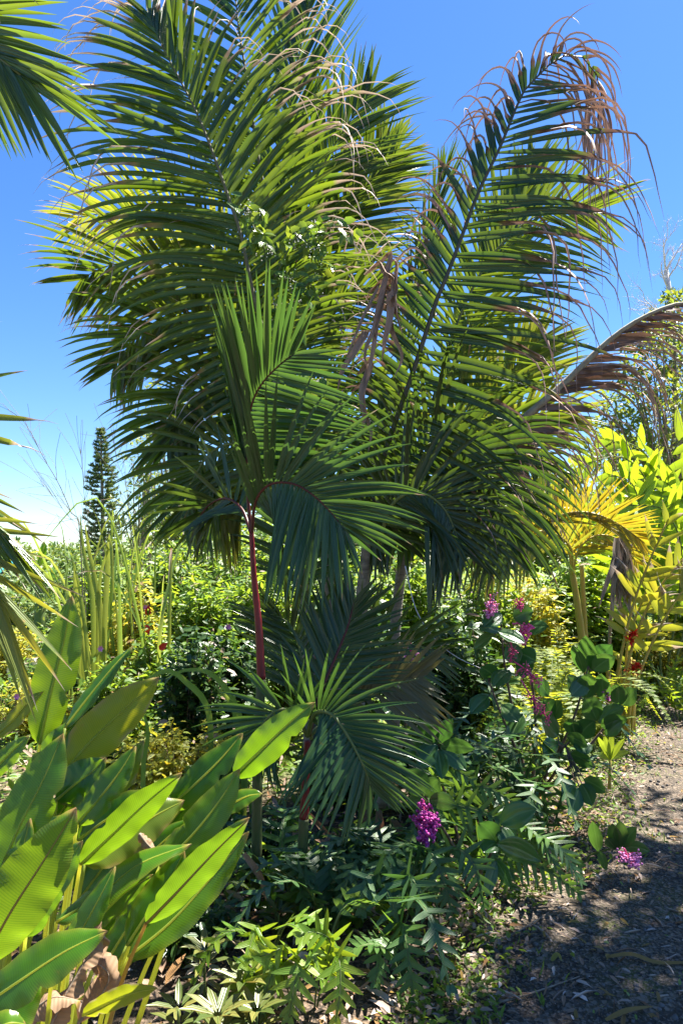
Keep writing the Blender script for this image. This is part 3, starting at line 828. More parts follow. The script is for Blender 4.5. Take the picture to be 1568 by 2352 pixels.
tube(a, spline(PP([(930, 1300, 4.1), (955, 1400, 4.05), (1000, 1470, 4.0), (1050, 1510, 3.97), (1103, 1535, 3.95)]), 24), np.linspace(.004, .002, 24), 4)
a.build('withered_leaflet', M['twig_pale'], rp)

# --- the dead frond hanging out to the right
dp = thing('dead_frond', 'whole dead palm frond arching right with a fringe of hanging brown leaflets', 'palm frond', P(1000, 1200, 5.0))
frond(dp, [(985, 1210, 5.0), (1075, 1090, 5.0), (1170, 990, 4.95), (1290, 885, 4.9), (1400, 780, 4.85), (1490, 722, 4.8), (1580, 695, 4.8), (1680, 720, 4.8)],
      120, 1.15, M['palm_dead'], M['rachis_dead'], (.042, .008), raw=False, name='rachis', a=(35, 25, 20), aR=(58, 44, 26), dead=(.0, .4, .0, .3), roll=lambda u: -30 + 75 * ((u * 977) % 1), sides=(0, 1), lift=.0, t0=.08, width=.040, droop=3.0, ddroop=3.0, K=10, hue=(0, 1), twist=1.0)

# --- the slender red-stemmed palm in front
base = GP(588, 2085)
SD = base[1]
sp_ = thing('slender_palm', 'slender young palm with a dark red crownshaft above a green stem', 'palm', base)
trunk(sp_, [base, P(590, 1900, SD), P(592, 1720, SD), P(600, 1560, SD)], .025, .022, M['trunk_green'], raw=True)
trunk(sp_, [(600, 1560, SD), (594, 1440, SD), (583, 1320, SD), (577, 1215, SD)], .021, .011, M['red'], name='crownshaft')
frond(sp_, [(577, 1225, SD), (567, 1110, SD), (567, 1000, SD - .03), (578, 930, SD - .06), (602, 880, SD - .1), (645, 835, SD - .14), (672, 815, SD - .15)],
      36, .62, M['palm_blue'], M['rachis_red'], (.010, .003), a=(6, 12, 24, 40, 30), aR=(75, 92, 80, 66, 30), roll=8, lift=.12, t0=.22, width=.029, droop=.45, hue=(.2, .9), twist=.2, fold=.5, jit=.6)
frond(sp_, [(577, 1230, SD), (588, 1150, SD - .05), (622, 1112, SD - .1), (675, 1112, SD - .13), (722, 1140, SD - .15), (762, 1180, SD - .15), (790, 1215, SD - .14)],
      32, .58, M['palm_blue'], M['rachis_red'], (.009, .003), a=(30, 60, 52, 40, 15), aR=(110, 98, 76, 50, 20), roll=10, lift=.12, t0=.2, width=.030, droop=.95, hue=(.3, 1), twist=.15, fold=.5, jit=.6, dead=(1, 1.6, .92, 1.3))
frond(sp_, [(577, 1225, SD), (556, 1170, SD + .1), (520, 1145, SD + .2), (480, 1160, SD + .28), (450, 1200, SD + .32)],
      16, .42, M['palm_dark'], M['rachis_red'], (.010, .003), a=(60, 45, 20), aR=(60, 45, 20), roll=0, lift=.12, t0=.25, width=.029, droop=1.0, hue=(.1, .9), twist=.2)

# --- the young palm low in the middle
base = GP(690, 2100)
YD = base[1]
yp = thing('young_palm', 'young bushy palm with bluish drooping fronds low in front of the clump', 'palm', base)
trunk(yp, [base, P(694, 1980, YD), P(698, 1880, YD)], .026, .023, M['trunk_green'], raw=True)
trunk(yp, [(698, 1880, YD), (702, 1790, YD), (706, 1700, YD)], .022, .014, M['red'], name='crownshaft', rings=False)
frond(yp, [(708, 1690, YD), (735, 1595, YD + .05), (770, 1510, YD + .1), (798, 1440, YD + .15), (812, 1385, YD + .18)],
      30, .42, M['palm_dark'], M['rachis_red'], (.012, .004), a=(62, 44, 22), aR=(70, 58, 26), roll=4, lift=.1, t0=.16, width=.024, fold=.5, droop=.4, hue=(.2, .9), twist=.2, jit=.6)
frond(yp, [(706, 1690, YD), (722, 1640, YD - .1), (760, 1640, YD - .2), (795, 1685, YD - .26), (830, 1750, YD - .3), (850, 1800, YD - .3)],
      30, .42, M['palm_blue'], M['rachis_green'], (.012, .004), a=(60, 50, 40, 22), aR=(95, 78, 62, 25), roll=6, lift=.1, t0=.18, width=.025, droop=1.1, fold=.5, hue=(.2, .8), twist=.15, jit=.6)
frond(yp, [(704, 1690, YD), (680, 1640, YD - .06), (640, 1630, YD - .1), (605, 1660, YD - .12), (585, 1720, YD - .12)],
      24, .34, M['palm_blue'], M['rachis_green'], (.010, .003), a=(70, 60, 25), aR=(60, 50, 25), lift=.12, t0=.2, width=.022, fold=.5, droop=1.6, hue=(.1, .7), twist=.15)
frond(yp, [(710, 1690, YD + .1), (770, 1640, YD + .15), (840, 1605, YD + .2), (900, 1575, YD + .22), (960, 1558, YD + .24)],
      22, .38, M['palm_olive'], M['rachis_green'], (.011, .004), a=(40, 30, 22), aR=(80, 66, 40), roll=0, lift=.1, t0=.35, width=.030, droop=.45, hue=(.2, 1), twist=.15, label='dull olive frond')
frond(yp, [(730, 1700, YD + .5), (780, 1560, YD + .6), (850, 1500, YD + .65), (930, 1480, YD + .7), (990, 1490, YD + .7)],
      18, .5, M['palm_dark'], M['rachis_green'], (.011, .004), a=(60, 45, 20), aR=(58, 45, 20), roll=-15, lift=.12, t0=.3, width=.03, droop=.5, hue=(.2, 1), twist=.15)
frond(yp, [(715, 1700, YD + .3), (700, 1600, YD + .4), (690, 1500, YD + .5), (660, 1430, YD + .5), (620, 1410, YD + .5)],
      20, .45, M['palm_dark'], M['rachis_green'], (.010, .003), a=(62, 48, 22), aR=(62, 48, 22), roll=0, lift=.12, t0=.3, width=.028, droop=.7, hue=(.2, .9))

# --- the golden palm on the right
base = G(1345, 7.0)
gp = thing('golden_palm', 'small yellow palm with an arching golden frond behind the dark drooping leaflets', 'palm', base)
trunk(gp, [base, P(1336, 1480, 7.0), P(1325, 1390, 7.0), P(1311, 1300, 7.0)], .05, .03, M['cane'], raw=True)
trunk(gp, [G(1352, 7.2), P(1342, 1450, 7.1), P(1335, 1300, 7.1)], .04, .024, M['cane'], raw=True)
frond(gp, [(1210, 1290, 6.6), (1219, 1215, 6.5), (1286, 1184, 6.4), (1334, 1176, 6.35), (1380, 1185, 6.3), (1426, 1208, 6.3), (1471, 1240, 6.3)],
      38, .46, M['palm_yellow'], M['cane'], (.016, .005), a=(88, 78, 55, 25), aR=(20, 25, 28, 22), lift=.12, t0=.16, width=.030, droop=.2, hue=(0, 1), twist=.15)
frond(gp, [(1313, 1320, 7.0), (1300, 1240, 7.0), (1262, 1200, 7.0), (1210, 1200, 7.0), (1170, 1240, 7.0)],
      30, .6, M['palm_yellow'], M['cane'], (.014, .004), a=(60, 50, 25), aR=(60, 50, 25), lift=.12, t0=.2, width=.032, droop=.9, hue=(.2, 1))
frond(gp, [(1313, 1320, 6.8), (1310, 1260, 6.7), (1270, 1225, 6.6), (1220, 1225, 6.5), (1160, 1270, 6.4), (1120, 1330, 6.4)],
      30, .6, M['palm_sun'], M['cane'], (.014, .004), a=(60, 50, 25), aR=(60, 50, 25), lift=.12, t0=.2, width=.03, droop=.9, hue=(.2, 1))
frond(gp, [(1313, 1320, 7.0), (1330, 1260, 6.9), (1370, 1230, 6.9), (1420, 1240, 6.9), (1460, 1290, 6.9)],
      28, .5, M['palm_yellow'], M['cane'], (.014, .004), a=(60, 50, 25), aR=(60, 50, 25), lift=.12, t0=.2, width=.03, droop=.9, hue=(.1, .8))

# --- the palm just out of frame on the left, its frond tips reaching in
base = np.array([-2.3, 2.35, hgt(-2.3, 2.35)])
fp = thing('leaning_palm', 'palm at the left edge whose frond tips reach into the picture', 'palm', base)
trunk(fp, [base, base + [.05, .05, 1.2], base + [.1, .1, 2.0]], .07, .05, M['trunk'], raw=True)
top = base + [.1, .1, 2.0]
def fl(pts): return [top] + [P(*q) for q in pts]
frond(fp, fl([(-460, 60, 2.3), (-290, 10, 2.25), (-130, 50, 2.2), (-20, 120, 2.15), (50, 175, 2.12)]), 40, .62, M['palm'], M['rachis_green'], (.022, .005), raw=True,
      a=(30, 18, 4), aR=(66, 44, 12), roll=12, lift=.02, t0=.5, width=.029, droop=.32, hue=(.1, .7), twist=.15, dead=(1, 2, .97, 1.4), jit=.7, prof=([0, .5, 1], [.75, .95, .8]), fold=.4)
frond(fp, fl([(-460, -160, 2.3), (-330, -260, 2.2), (-200, -230, 2.1), (-90, -150, 2.05), (-40, -90, 2.0)]), 18, .36, M['palm_sun'], M['rachis_green'], (.02, .005), raw=True,
      a=(45, 30, 12), aR=(60, 40, 16), roll=15, lift=.02, t0=.45, width=.021, droop=.5, hue=(.3, 1), twist=.15, dead=(.9, 1.3, .85, 1.1), prof=([0, .5, 1], [.8, 1, .9]))
frond(fp, fl([(-420, 820, 2.0), (-300, 780, 1.9), (-190, 840, 1.85), (-110, 960, 1.85), (-80, 1130, 1.85)]), 12, .26, M['palm_sun'], M['rachis_green'], (.018, .004), raw=True,
      a=(92, 92, 76, 50), aR=(70, 60, 30), lift=.0, t0=.5, width=.021, droop=.5, hue=(0, .8), twist=.15, dead=(.5, .95, .55, 1.0), prof=([0, .5, 1], [.8, 1, .9]))
frond(fp, fl([(-420, 1080, 1.9), (-300, 1030, 1.82), (-180, 1070, 1.8), (-80, 1140, 1.8), (-10, 1205, 1.8)]), 30, .37, M['palm'], M['rachis_green'], (.018, .004), raw=True,
      a=(24, 8, -10), aR=(50, 32, 6), roll=0, lift=.0, t0=.5, width=.021, droop=.3, hue=(.5, 1), twist=.15, dead=(.9, 1.3, .8, 1.05), prof=([0, .5, 1], [.7, .85, .8]), fold=.4)
frond(fp, fl([(-420, 1180, 1.85), (-310, 1160, 1.8), (-180, 1210, 1.78), (-70, 1290, 1.78), (-10, 1360, 1.78)]), 18, .36, M['palm_sun'], M['rachis_green'], (.016, .004), raw=True,
      a=(40, 26, 0), aR=(56, 36, 12), roll=0, lift=.0, t0=.55, width=.021, droop=.35, hue=(.3, 1), twist=.15, dead=(.9, 1.4, .85, 1.1), prof=([0, .5, 1], [.8, 1, .9]))

# ------------------------------------------------------------------ heliconia clump, lower left
HW = ([0, .04, .14, .38, .62, .82, .94, 1], [.04, .42, .78, 1, .95, .62, .26, .01])


def hleaf(root, pts, hw, roll=0, mat='heli', rib='midrib', hue=.4, foot=None, curl=.2, fold=.16, wave=.06, tip=.5, edge=.0, twist=0, label=None, name='leaf', dead=0, notch=1, K=26, cols=9):
    path = PP(pts)
    d = float(path[:, 1].mean())
    a = Acc()
    p = bgrid(a, path, hw * d / 1568.0, HW, cols, K, roll=roll, curl=curl, fold=fold, wave=wave, hue=hue, tip_dead=tip, edge_dead=edge, twist=twist, dead=dead, notch=notch, seed=int(abs(pts[0][0] * 7 + pts[-1][1])))
    o = a.build(name, M[mat], root, label=label)
    b = Acc()
    q = spline(path, 24)
    view = nrm(CAMP - q)
    tube(b, q, np.linspace(.0048, .0012, 24) * (d / 2.0), 6)
    if foot is not None:
        f = spline(np.vstack([foot, foot * .45 + path[0] * .55 + [0, 0, .06], path[0]]), 14)
        tube(b, f, np.linspace(.0085, .0048, 14) * (d / 2.0), 7)
    b.build('midrib', M[rib], o)
    return o


hroot = G(110, 2.25)
hp = thing('heliconia', 'big clump of paddle-leaved heliconia filling the lower left corner', 'plant', hroot)
def hf(px, d): return G(px, d)
HL = [
    # pts (x, y, d), half width in photo units, roll, material, rib, hue, foot
    ([(92, 1710, 3.0), (118, 1590, 3.02), (148, 1470, 3.05), (166, 1368, 3.08)], 44, 8, 'heli', 'midrib', .95, hf(60, 2.9)),
    ([(150, 1672, 2.8), (205, 1600, 2.85), (262, 1530, 2.9), (306, 1482, 2.95)], 26, 52, 'heli', 'midrib', .3, hf(110, 2.7)),
    ([(136, 1790, 2.55), (200, 1712, 2.6), (285, 1630, 2.65), (366, 1555, 2.7)], 50, -10, 'heli_old', 'midrib', .9, hf(90, 2.5)),
    ([(-10, 2030, 2.0), (45, 1900, 2.03), (100, 1790, 2.06), (146, 1684, 2.1)], 54, 15, 'heli', 'midrib', .25, hf(-20, 2.1)),
    ([(-40, 2215, 1.7), (25, 2095, 1.7), (105, 1970, 1.72), (176, 1856, 1.75)], 68, -12, 'heli', 'midrib_orange', .75, hf(-60, 1.9)),
    ([(130, 1838, 2.5), (175, 1800, 2.5), (215, 1770, 2.5), (242, 1740, 2.5)], 42, 20, 'heli', 'midrib', .1, hf(90, 2.4)),
    ([(178, 1892, 2.4), (228, 1835, 2.4), (276, 1772, 2.42), (312, 1714, 2.45)], 34, 25, 'heli', 'midrib', .6, hf(110, 2.35)),
    ([(185, 1985, 2.2), (255, 1920, 2.2), (340, 1840, 2.2), (418, 1776, 2.2)], 36, -20, 'heli', 'midrib_orange', .45, hf(120, 2.2)),
    ([(195, 1985, 2.3), (265, 1935, 2.35), (345, 1880, 2.4), (424, 1838, 2.45)], 46, 10, 'heli_old', 'midrib', .3, hf(130, 2.3)),
    ([(388, 1855, 2.6), (450, 1800, 2.6), (510, 1740, 2.62), (557, 1684, 2.65)], 36, 18, 'heli', 'midrib', .2, hf(250, 2.5)),
    ([(368, 1990, 2.35), (440, 1920, 2.37), (505, 1838, 2.4), (550, 1766, 2.43)], 42, 12, 'heli', 'midrib', .8, hf(220, 2.3)),
    ([(500, 1868, 2.6), (535, 1845, 2.6), (570, 1828, 2.6), (603, 1823, 2.6)], 22, 30, 'heli', 'midrib', .5, None),
    ([(130, 2118, 2.1), (225, 2060, 2.12), (320, 1985, 2.15), (440, 1938, 2.2)], 34, 40, 'heli', 'midrib', .4, hf(80, 2.1)),
    ([(335, 2122, 2.05), (410, 2045, 2.05), (490, 1960, 2.05), (573, 1878, 2.05)], 36, -25, 'heli', 'midrib_orange', .35, hf(190, 2.05)),
    ([(292, 2172, 2.15), (335, 2105, 2.17), (385, 2030, 2.2), (424, 1955, 2.22)], 40, 15, 'heli', 'midrib', .0, hf(185, 2.12)),
    ([(295, 2198, 2.12), (390, 2120, 2.15), (490, 2010, 2.2), (571, 1910, 2.22)], 40, 22, 'heli', 'midrib', .7, hf(200, 2.1)),
    ([(-40, 2312, 1.75), (50, 2250, 1.75), (150, 2185, 1.77), (247, 2138, 1.8)], 50, 20, 'heli', 'midrib', .15, hf(-70, 1.8)),
    ([(-60, 2420, 1.75), (0, 2360, 1.75), (50, 2300, 1.77), (95, 2236, 1.8)], 50, 15, 'heli', 'midrib', .05, None),
    ([(538, 1782, 2.45), (600, 1722, 2.42), (665, 1660, 2.4), (723, 1613, 2.4)], 38, 8, 'heli', 'midrib', .25, hf(300, 2.4)),
    ([(190, 2332, 1.95), (245, 2305, 1.95), (300, 2282, 1.95), (362, 2270, 1.95)], 24, -35, 'heli_old', 'midrib_orange', .6, None),
    ([(-60, 2400, 1.6), (-20, 2372, 1.6), (20, 2350, 1.6), (60, 2352, 1.62)], 30, 20, 'heli', 'midrib', .8, None),
    ([(-10, 1690, 3.0), (30, 1655, 3.0), (65, 1615, 3.0), (100, 1588, 3.0)], 20, 30, 'heli_old', 'midrib', .8, hf(-30, 2.9)),
    ([(-30, 1790, 2.7), (5, 1750, 2.7), (40, 1715, 2.7), (68, 1690, 2.7)], 24, 30, 'heli', 'midrib', .6, hf(-40, 2.6)),
    ([(-20, 1960, 2.4), (30, 1900, 2.4), (80, 1850, 2.4), (130, 1800, 2.4)], 46, 25, 'heli', 'midrib', .05, hf(-20, 2.4)),
    ([(60, 2150, 2.0), (100, 2060, 2.0), (150, 1990, 2.0), (190, 1930, 2.0)], 40, 35, 'heli', 'midrib', .1, hf(20, 2.0)),
    ([(180, 1930, 2.5), (250, 1880, 2.5), (320, 1850, 2.5), (390, 1830, 2.5)], 40, 15, 'heli', 'midrib', .0, hf(120, 2.4)),
    ([(0, 2120, 2.2), (60, 2010, 2.2), (100, 1930, 2.2), (150, 1870, 2.2)], 46, 25, 'heli', 'midrib', .05, hf(-20, 2.2)),
    ([(20, 2010, 2.5), (90, 1930, 2.5), (160, 1840, 2.5), (215, 1775, 2.5)], 36, 20, 'heli', 'midrib', .55, hf(20, 2.5)),
    ([(250, 2060, 2.45), (320, 1985, 2.45), (390, 1920, 2.45), (440, 1880, 2.45)], 34, 30, 'heli', 'midrib', .15, hf(160, 2.4)),
    ([(330, 1960, 2.7), (400, 1880, 2.7), (450, 1815, 2.7), (490, 1760, 2.7)], 34, 20, 'heli', 'midrib', .1, hf(220, 2.6)),
    ([(120, 2240, 1.95), (180, 2150, 1.95), (230, 2060, 1.97), (265, 1990, 2.0)], 32, 30, 'heli', 'midrib', .05, hf(90, 2.0)),
    ([(60, 1800, 2.8), (110, 1740, 2.8), (150, 1690, 2.8), (190, 1640, 2.85)], 34, 25, 'heli', 'midrib', .15, hf(50, 2.7)),
    ([(-30, 2160, 2.0), (20, 2050, 2.0), (50, 1960, 2.0), (70, 1880, 2.02)], 40, 30, 'heli', 'midrib', .6, None),
    ([(420, 2080, 2.3), (470, 2010, 2.3), (520, 1940, 2.3), (555, 1890, 2.3)], 30, 35, 'heli', 'midrib', .05, hf(240, 2.25)),
    ([(215, 1880, 2.7), (260, 1810, 2.7), (300, 1750, 2.72), (330, 1700, 2.75)], 30, 15, 'heli_old', 'midrib', .2, hf(130, 2.6)),
]
for pts, hw, roll, mt, rb, hu, ft in HL:
    hleaf(hp, pts, hw * 1.05, roll, mt, 'midrib_orange' if pts[0][0] in (-40, 335) and pts[0][1] < 2300 else 'midrib', hu, ft, edge=.25 if mt == 'heli_old' else .0)
g = np.random.default_rng(17)
for k in range(16):          # fill leaves deep in the clump, their shade put into a dark hue
    x0, y0, d_ = 40 + 300 * g.random(), 2020 + 230 * g.random(), 2.35 + .5 * g.random()
    L_ = 170 + 110 * g.random()
    an = math.radians(38 + 34 * g.random())
    q_ = [(x0 + L_ * math.cos(an) * t, y0 - L_ * math.sin(an) * t - 14 * math.sin(3.14 * t), d_ + .08 * t) for t in (0, .33, .66, 1)]
    hleaf(hp, q_, 26 + 14 * g.random(), g.normal(0, 35), 'heli', 'midrib', .15 * g.random(), hf(x0 - 60, d_ - .1), twist=g.normal(0, 25))
# its dead brown leaves near the ground
for pts, hw, roll, tw in (([(110, 2370, 2.0), (150, 2290, 2.02), (190, 2220, 2.05), (240, 2150, 2.08)], 30, 30, 60),
                          ([(250, 2260, 2.2), (235, 2210, 2.2), (215, 2150, 2.2), (230, 2070, 2.2)], 26, 10, -50),
                          ([(180, 2352, 2.1), (230, 2290, 2.1), (250, 2240, 2.1), (210, 2200, 2.1)], 32, -30, 70),
                          ([(300, 2130, 2.3), (330, 2090, 2.3), (370, 2060, 2.3), (420, 2040, 2.3)], 22, 20, 40),
                          ([(90, 2260, 2.1), (140, 2190, 2.1), (190, 2110, 2.1), (215, 2050, 2.1)], 30, 0, 50),
                          ([(320, 1915, 2.35), (335, 1935, 2.35), (350, 1950, 2.35), (362, 1962, 2.35)], 12, 0, 20),
                          ([(40, 2352, 2.0), (90, 2310, 2.0), (130, 2290, 2.0), (190, 2300, 2.0)], 28, 20, 60)):
    hleaf(hp, pts, hw, roll, 'dry', 'twig', .5, None, curl=.6, wave=.25, tip=.8, twist=tw, name='dry_leaf', label='curled dry brown leaf', dead=.0, notch=3)


# ------------------------------------------------------------------ shrubs made of stems and real leaves
def shrub(name, label, cat, px, d, top_y, hw_px, mat, nstem=40, per=45, ll=.07, lw=.35, group=None, stem='stem_brown', low=.12, depth=.7, hue=(0, 1), curl=1.0, dead=0.02, seed=0, mound=.4, hang=0.0, root=None, fol='foliage'):
    g = np.random.default_rng(seed + int(px * 3 + top_y))
    base = G(px, d)
    H = (P(px, top_y, d)[2] - base[2]) * 1.06
    hw = hw_px * d / 1568.0
    if root is None:
        root = thing(name, label, cat, base, group)
    a, s = Acc(), Acc()
    for k in range(nstem):
        r, th = g.random() ** .5, g.random() * 6.283
        tx, ty = math.cos(th) * r * hw, math.sin(th) * r * hw * depth
        tz = H * (1 - mound * r * r) * (.62 + .38 * g.random() ** .7)
        b = base + [tx * .35, ty * .35, 0]
        top = base + [tx, ty, tz]
        m1 = b * .6 + top * .4 + [g.normal(0, .1 * hw), g.normal(0, .1 * hw), .1 * H]
        p = spline([b, m1, top + [0, 0, -hang * g.random()]], 14)
        tube(s, p[::2], np.linspace(.006, .002, 7) * (1 + H * .3), 4, cap=False)
        n = max(4, int(per * (.6 + .8 * g.random())))
        u = low + (1 - low) * g.random(n) ** .8
        ix = u * 13
        q = np.stack([np.interp(ix, np.arange(14), p[:, j]) for j in range(3)], 1) + g.normal(0, ll * .55, (n, 3))
        out = np.stack([g.normal(0, 1, n) + tx / hw * .6, g.normal(0, 1, n) - .25, g.normal(.1, .5, n)], 1)
        up = np.stack([g.normal(0, .5, n), g.normal(-.3, .5, n), np.ones(n)], 1)
        l_ = ll * (.55 + .8 * g.random(n))
        leaves(a, q, out, up, l_, l_ * lw, dead=(g.random(n) < dead) * (.4 + .6 * g.random(n)), hue=hue[0] + (hue[1] - hue[0]) * g.random(n), curl=curl)
    s.build('stem', M[stem], root)
    a.build(fol, M[mat], root)
    return root


GU = 'weedy shrubs in the left of the bed'
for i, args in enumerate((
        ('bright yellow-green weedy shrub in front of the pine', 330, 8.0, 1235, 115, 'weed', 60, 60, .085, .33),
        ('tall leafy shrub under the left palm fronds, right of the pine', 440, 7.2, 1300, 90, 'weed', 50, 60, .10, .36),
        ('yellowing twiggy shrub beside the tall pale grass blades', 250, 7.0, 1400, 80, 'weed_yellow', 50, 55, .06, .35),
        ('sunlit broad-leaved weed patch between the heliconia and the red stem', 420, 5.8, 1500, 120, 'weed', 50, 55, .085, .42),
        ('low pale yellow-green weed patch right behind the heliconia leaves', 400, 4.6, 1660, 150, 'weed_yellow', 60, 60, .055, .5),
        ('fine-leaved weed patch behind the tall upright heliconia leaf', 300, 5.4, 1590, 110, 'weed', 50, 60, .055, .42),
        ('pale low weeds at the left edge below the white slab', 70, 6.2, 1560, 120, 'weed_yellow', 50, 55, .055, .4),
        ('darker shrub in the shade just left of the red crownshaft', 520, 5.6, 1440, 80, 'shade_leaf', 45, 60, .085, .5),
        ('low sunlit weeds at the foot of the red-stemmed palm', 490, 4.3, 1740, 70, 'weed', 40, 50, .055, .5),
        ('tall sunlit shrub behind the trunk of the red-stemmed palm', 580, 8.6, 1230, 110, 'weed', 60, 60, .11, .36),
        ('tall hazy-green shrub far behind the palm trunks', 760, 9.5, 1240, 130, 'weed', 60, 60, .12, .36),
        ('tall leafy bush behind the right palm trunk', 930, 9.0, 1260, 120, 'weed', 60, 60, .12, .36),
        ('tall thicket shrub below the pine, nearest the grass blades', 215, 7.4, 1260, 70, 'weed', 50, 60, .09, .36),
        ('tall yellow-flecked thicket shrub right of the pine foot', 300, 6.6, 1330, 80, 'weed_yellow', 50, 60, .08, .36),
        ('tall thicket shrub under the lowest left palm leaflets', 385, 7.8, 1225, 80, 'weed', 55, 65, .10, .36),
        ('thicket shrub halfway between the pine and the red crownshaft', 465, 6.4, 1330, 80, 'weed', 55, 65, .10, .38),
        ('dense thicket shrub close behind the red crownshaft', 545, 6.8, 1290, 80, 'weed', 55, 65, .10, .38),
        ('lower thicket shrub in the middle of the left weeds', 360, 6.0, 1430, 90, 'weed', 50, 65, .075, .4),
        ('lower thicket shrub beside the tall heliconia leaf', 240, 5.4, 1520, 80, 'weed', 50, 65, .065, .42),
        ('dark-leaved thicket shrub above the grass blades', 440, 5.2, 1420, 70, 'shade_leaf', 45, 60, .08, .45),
        ('far tall thicket shrub filling the gap below the left palm crown', 480, 9.4, 1200, 110, 'weed', 60, 65, .13, .38),
        ('far thicket shrub right behind the red crownshaft', 600, 10.0, 1200, 110, 'weed', 60, 65, .13, .38),
        ('pale weeds along the left edge above the white slab', 30, 9.0, 1440, 110, 'weed_yellow', 55, 60, .08, .4),
        ('pale weeds between the white slab and the grass blades', 140, 8.2, 1430, 80, 'weed', 50, 60, .08, .4),
        ('pale low weeds in front of the white slab', 60, 7.2, 1530, 110, 'weed', 50, 60, .06, .42),
        ('sunlit ferny shrub seen right of the red crownshaft', 665, 6.4, 1400, 60, 'weed', 40, 50, .07, .32))):
    lab, px, d, ty, hw, mt, ns, pr, l_, w_ = args
    shrub('weedy_shrub', lab, 'shrub', px, d, ty, hw, M and mt, ns, pr, l_, w_, group=GU, seed=i)

GD = 'shady shrubs under the palms'
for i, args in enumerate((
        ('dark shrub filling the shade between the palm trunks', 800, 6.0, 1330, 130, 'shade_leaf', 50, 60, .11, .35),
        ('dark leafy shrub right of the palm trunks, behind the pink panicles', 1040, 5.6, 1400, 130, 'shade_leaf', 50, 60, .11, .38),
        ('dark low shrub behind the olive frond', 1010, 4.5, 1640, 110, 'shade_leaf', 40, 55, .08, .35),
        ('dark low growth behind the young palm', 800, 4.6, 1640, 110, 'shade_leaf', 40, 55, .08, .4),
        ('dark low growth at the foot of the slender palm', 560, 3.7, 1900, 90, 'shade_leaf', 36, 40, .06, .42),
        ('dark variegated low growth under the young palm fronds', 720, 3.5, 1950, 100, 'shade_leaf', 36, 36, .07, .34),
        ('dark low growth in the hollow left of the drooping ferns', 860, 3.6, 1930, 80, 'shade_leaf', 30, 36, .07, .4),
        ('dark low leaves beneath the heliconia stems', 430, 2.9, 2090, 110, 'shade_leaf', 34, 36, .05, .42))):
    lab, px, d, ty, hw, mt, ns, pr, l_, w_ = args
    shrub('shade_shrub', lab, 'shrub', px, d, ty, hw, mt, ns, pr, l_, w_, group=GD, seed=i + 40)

# low ground cover under everything (uncountable)
ac = Acc()
n_ = 16000
y = 3.0 + 7.5 * rng.random(n_) ** 1.1
f_ = y
x = (rng.random(n_) * 1.5 - .75) * y
k = (x < path_x(y) - .1 - .25 * rng.random(n_))
x, y = x[k], y[k]; n_ = len(x)
z = hgt(x, y) + .28 * rng.random(n_) ** 1.5 * (.4 + .3 * np.sin(x * 3.1 + 1) * np.cos(y * 2.7) + .3)
leaves(ac, np.stack([x, y, z], 1), np.stack([rng.normal(0, 1, n_), rng.normal(-.3, 1, n_), rng.normal(.3, .4, n_)], 1), np.stack([rng.normal(0, .4, n_), rng.normal(-.3, .4, n_), np.ones(n_)], 1), .05 + .06 * rng.random(n_), .02 + .02 * rng.random(n_), dead=(rng.random(n_) < .12) * .7)
tag(ac.build('undergrowth', M['weed']), 'low tangled weeds covering the ground of the bed', kind='stuff')

# ------------------------------------------------------------------ ferns
LOBE = ([0, .1, .5, .8, 1], [1.0, 1.0, .92, .6, .04])


def fern_frond(root, path, L, n, mat, width, raw=True, web=.014, stalk='stem', jit=.5, hue=(0, 1), a=(82, 66, 38), droop=.8, roll=0, lift=.1, t0=.18, prof=None, wave=.5, K=6, seed=0, face=None):
    path = np.asarray(path, float) if raw else PP(path)
    r = Acc()
    tube(r, spline(path, 16), np.linspace(.0045, .0015, 16), 5)
    o = r.build('frond', M[stalk], root)
    b = Acc()
    leaflets(b, path, n, L, t0=t0, a=a, droop=droop, width=width, wprof=LOBE, prof=prof or ([0, .2, .6, 1], [.7, 1, .85, .3]), K=K, fold=.12, hue=hue, roll=roll, lift=lift, twist=.12, jit=jit, wave=wave, seed=seed, face=face)
    if web:
        q = spline(path, 24)
        q = q[int(24 * t0):]
        blade(b, q, web * 2, raw=True, K=16, fold=.1, hue=.5 * (hue[0] + hue[1]), face=face, roll=roll, taper=([0, .1, .8, 1], [.6, 1, .7, .2]))
    b.build('foliage', mat if not isinstance(mat, str) else M[mat], o)
    return o


def fern(label, base, specs, mat, L, n, width, group, lobed=True, cat='fern', random_n=0, size=.5, seed=0, mats=None, name='fern', **kw):
    root = thing(name, label, cat, base, group)
    g = np.random.default_rng(seed)
    for j, s in enumerate(specs):
        fern_frond(root, PP(s), L, n, mat, width, seed=seed * 31 + j, **kw)
    for j in range(random_n):
        th = g.random() * 6.283
        out = np.array([math.cos(th), math.sin(th), 0])
        sz = size * (.7 + .5 * g.random())
        rise = .75 + .35 * g.random()
        p = [base, base + out * sz * .3 + [0, 0, sz * rise * .75], base + out * sz * .75 + [0, 0, sz * rise * .85], base + out * sz * 1.1 + [0, 0, sz * rise * .45]]
        fern_frond(root, p, L * (.8 + .4 * g.random()), n, mat, width, seed=seed * 31 + 100 + j, face=(0, 0, 1), roll=0, **{k: v for k, v in kw.items() if k not in ('roll', 'face')})
    return root


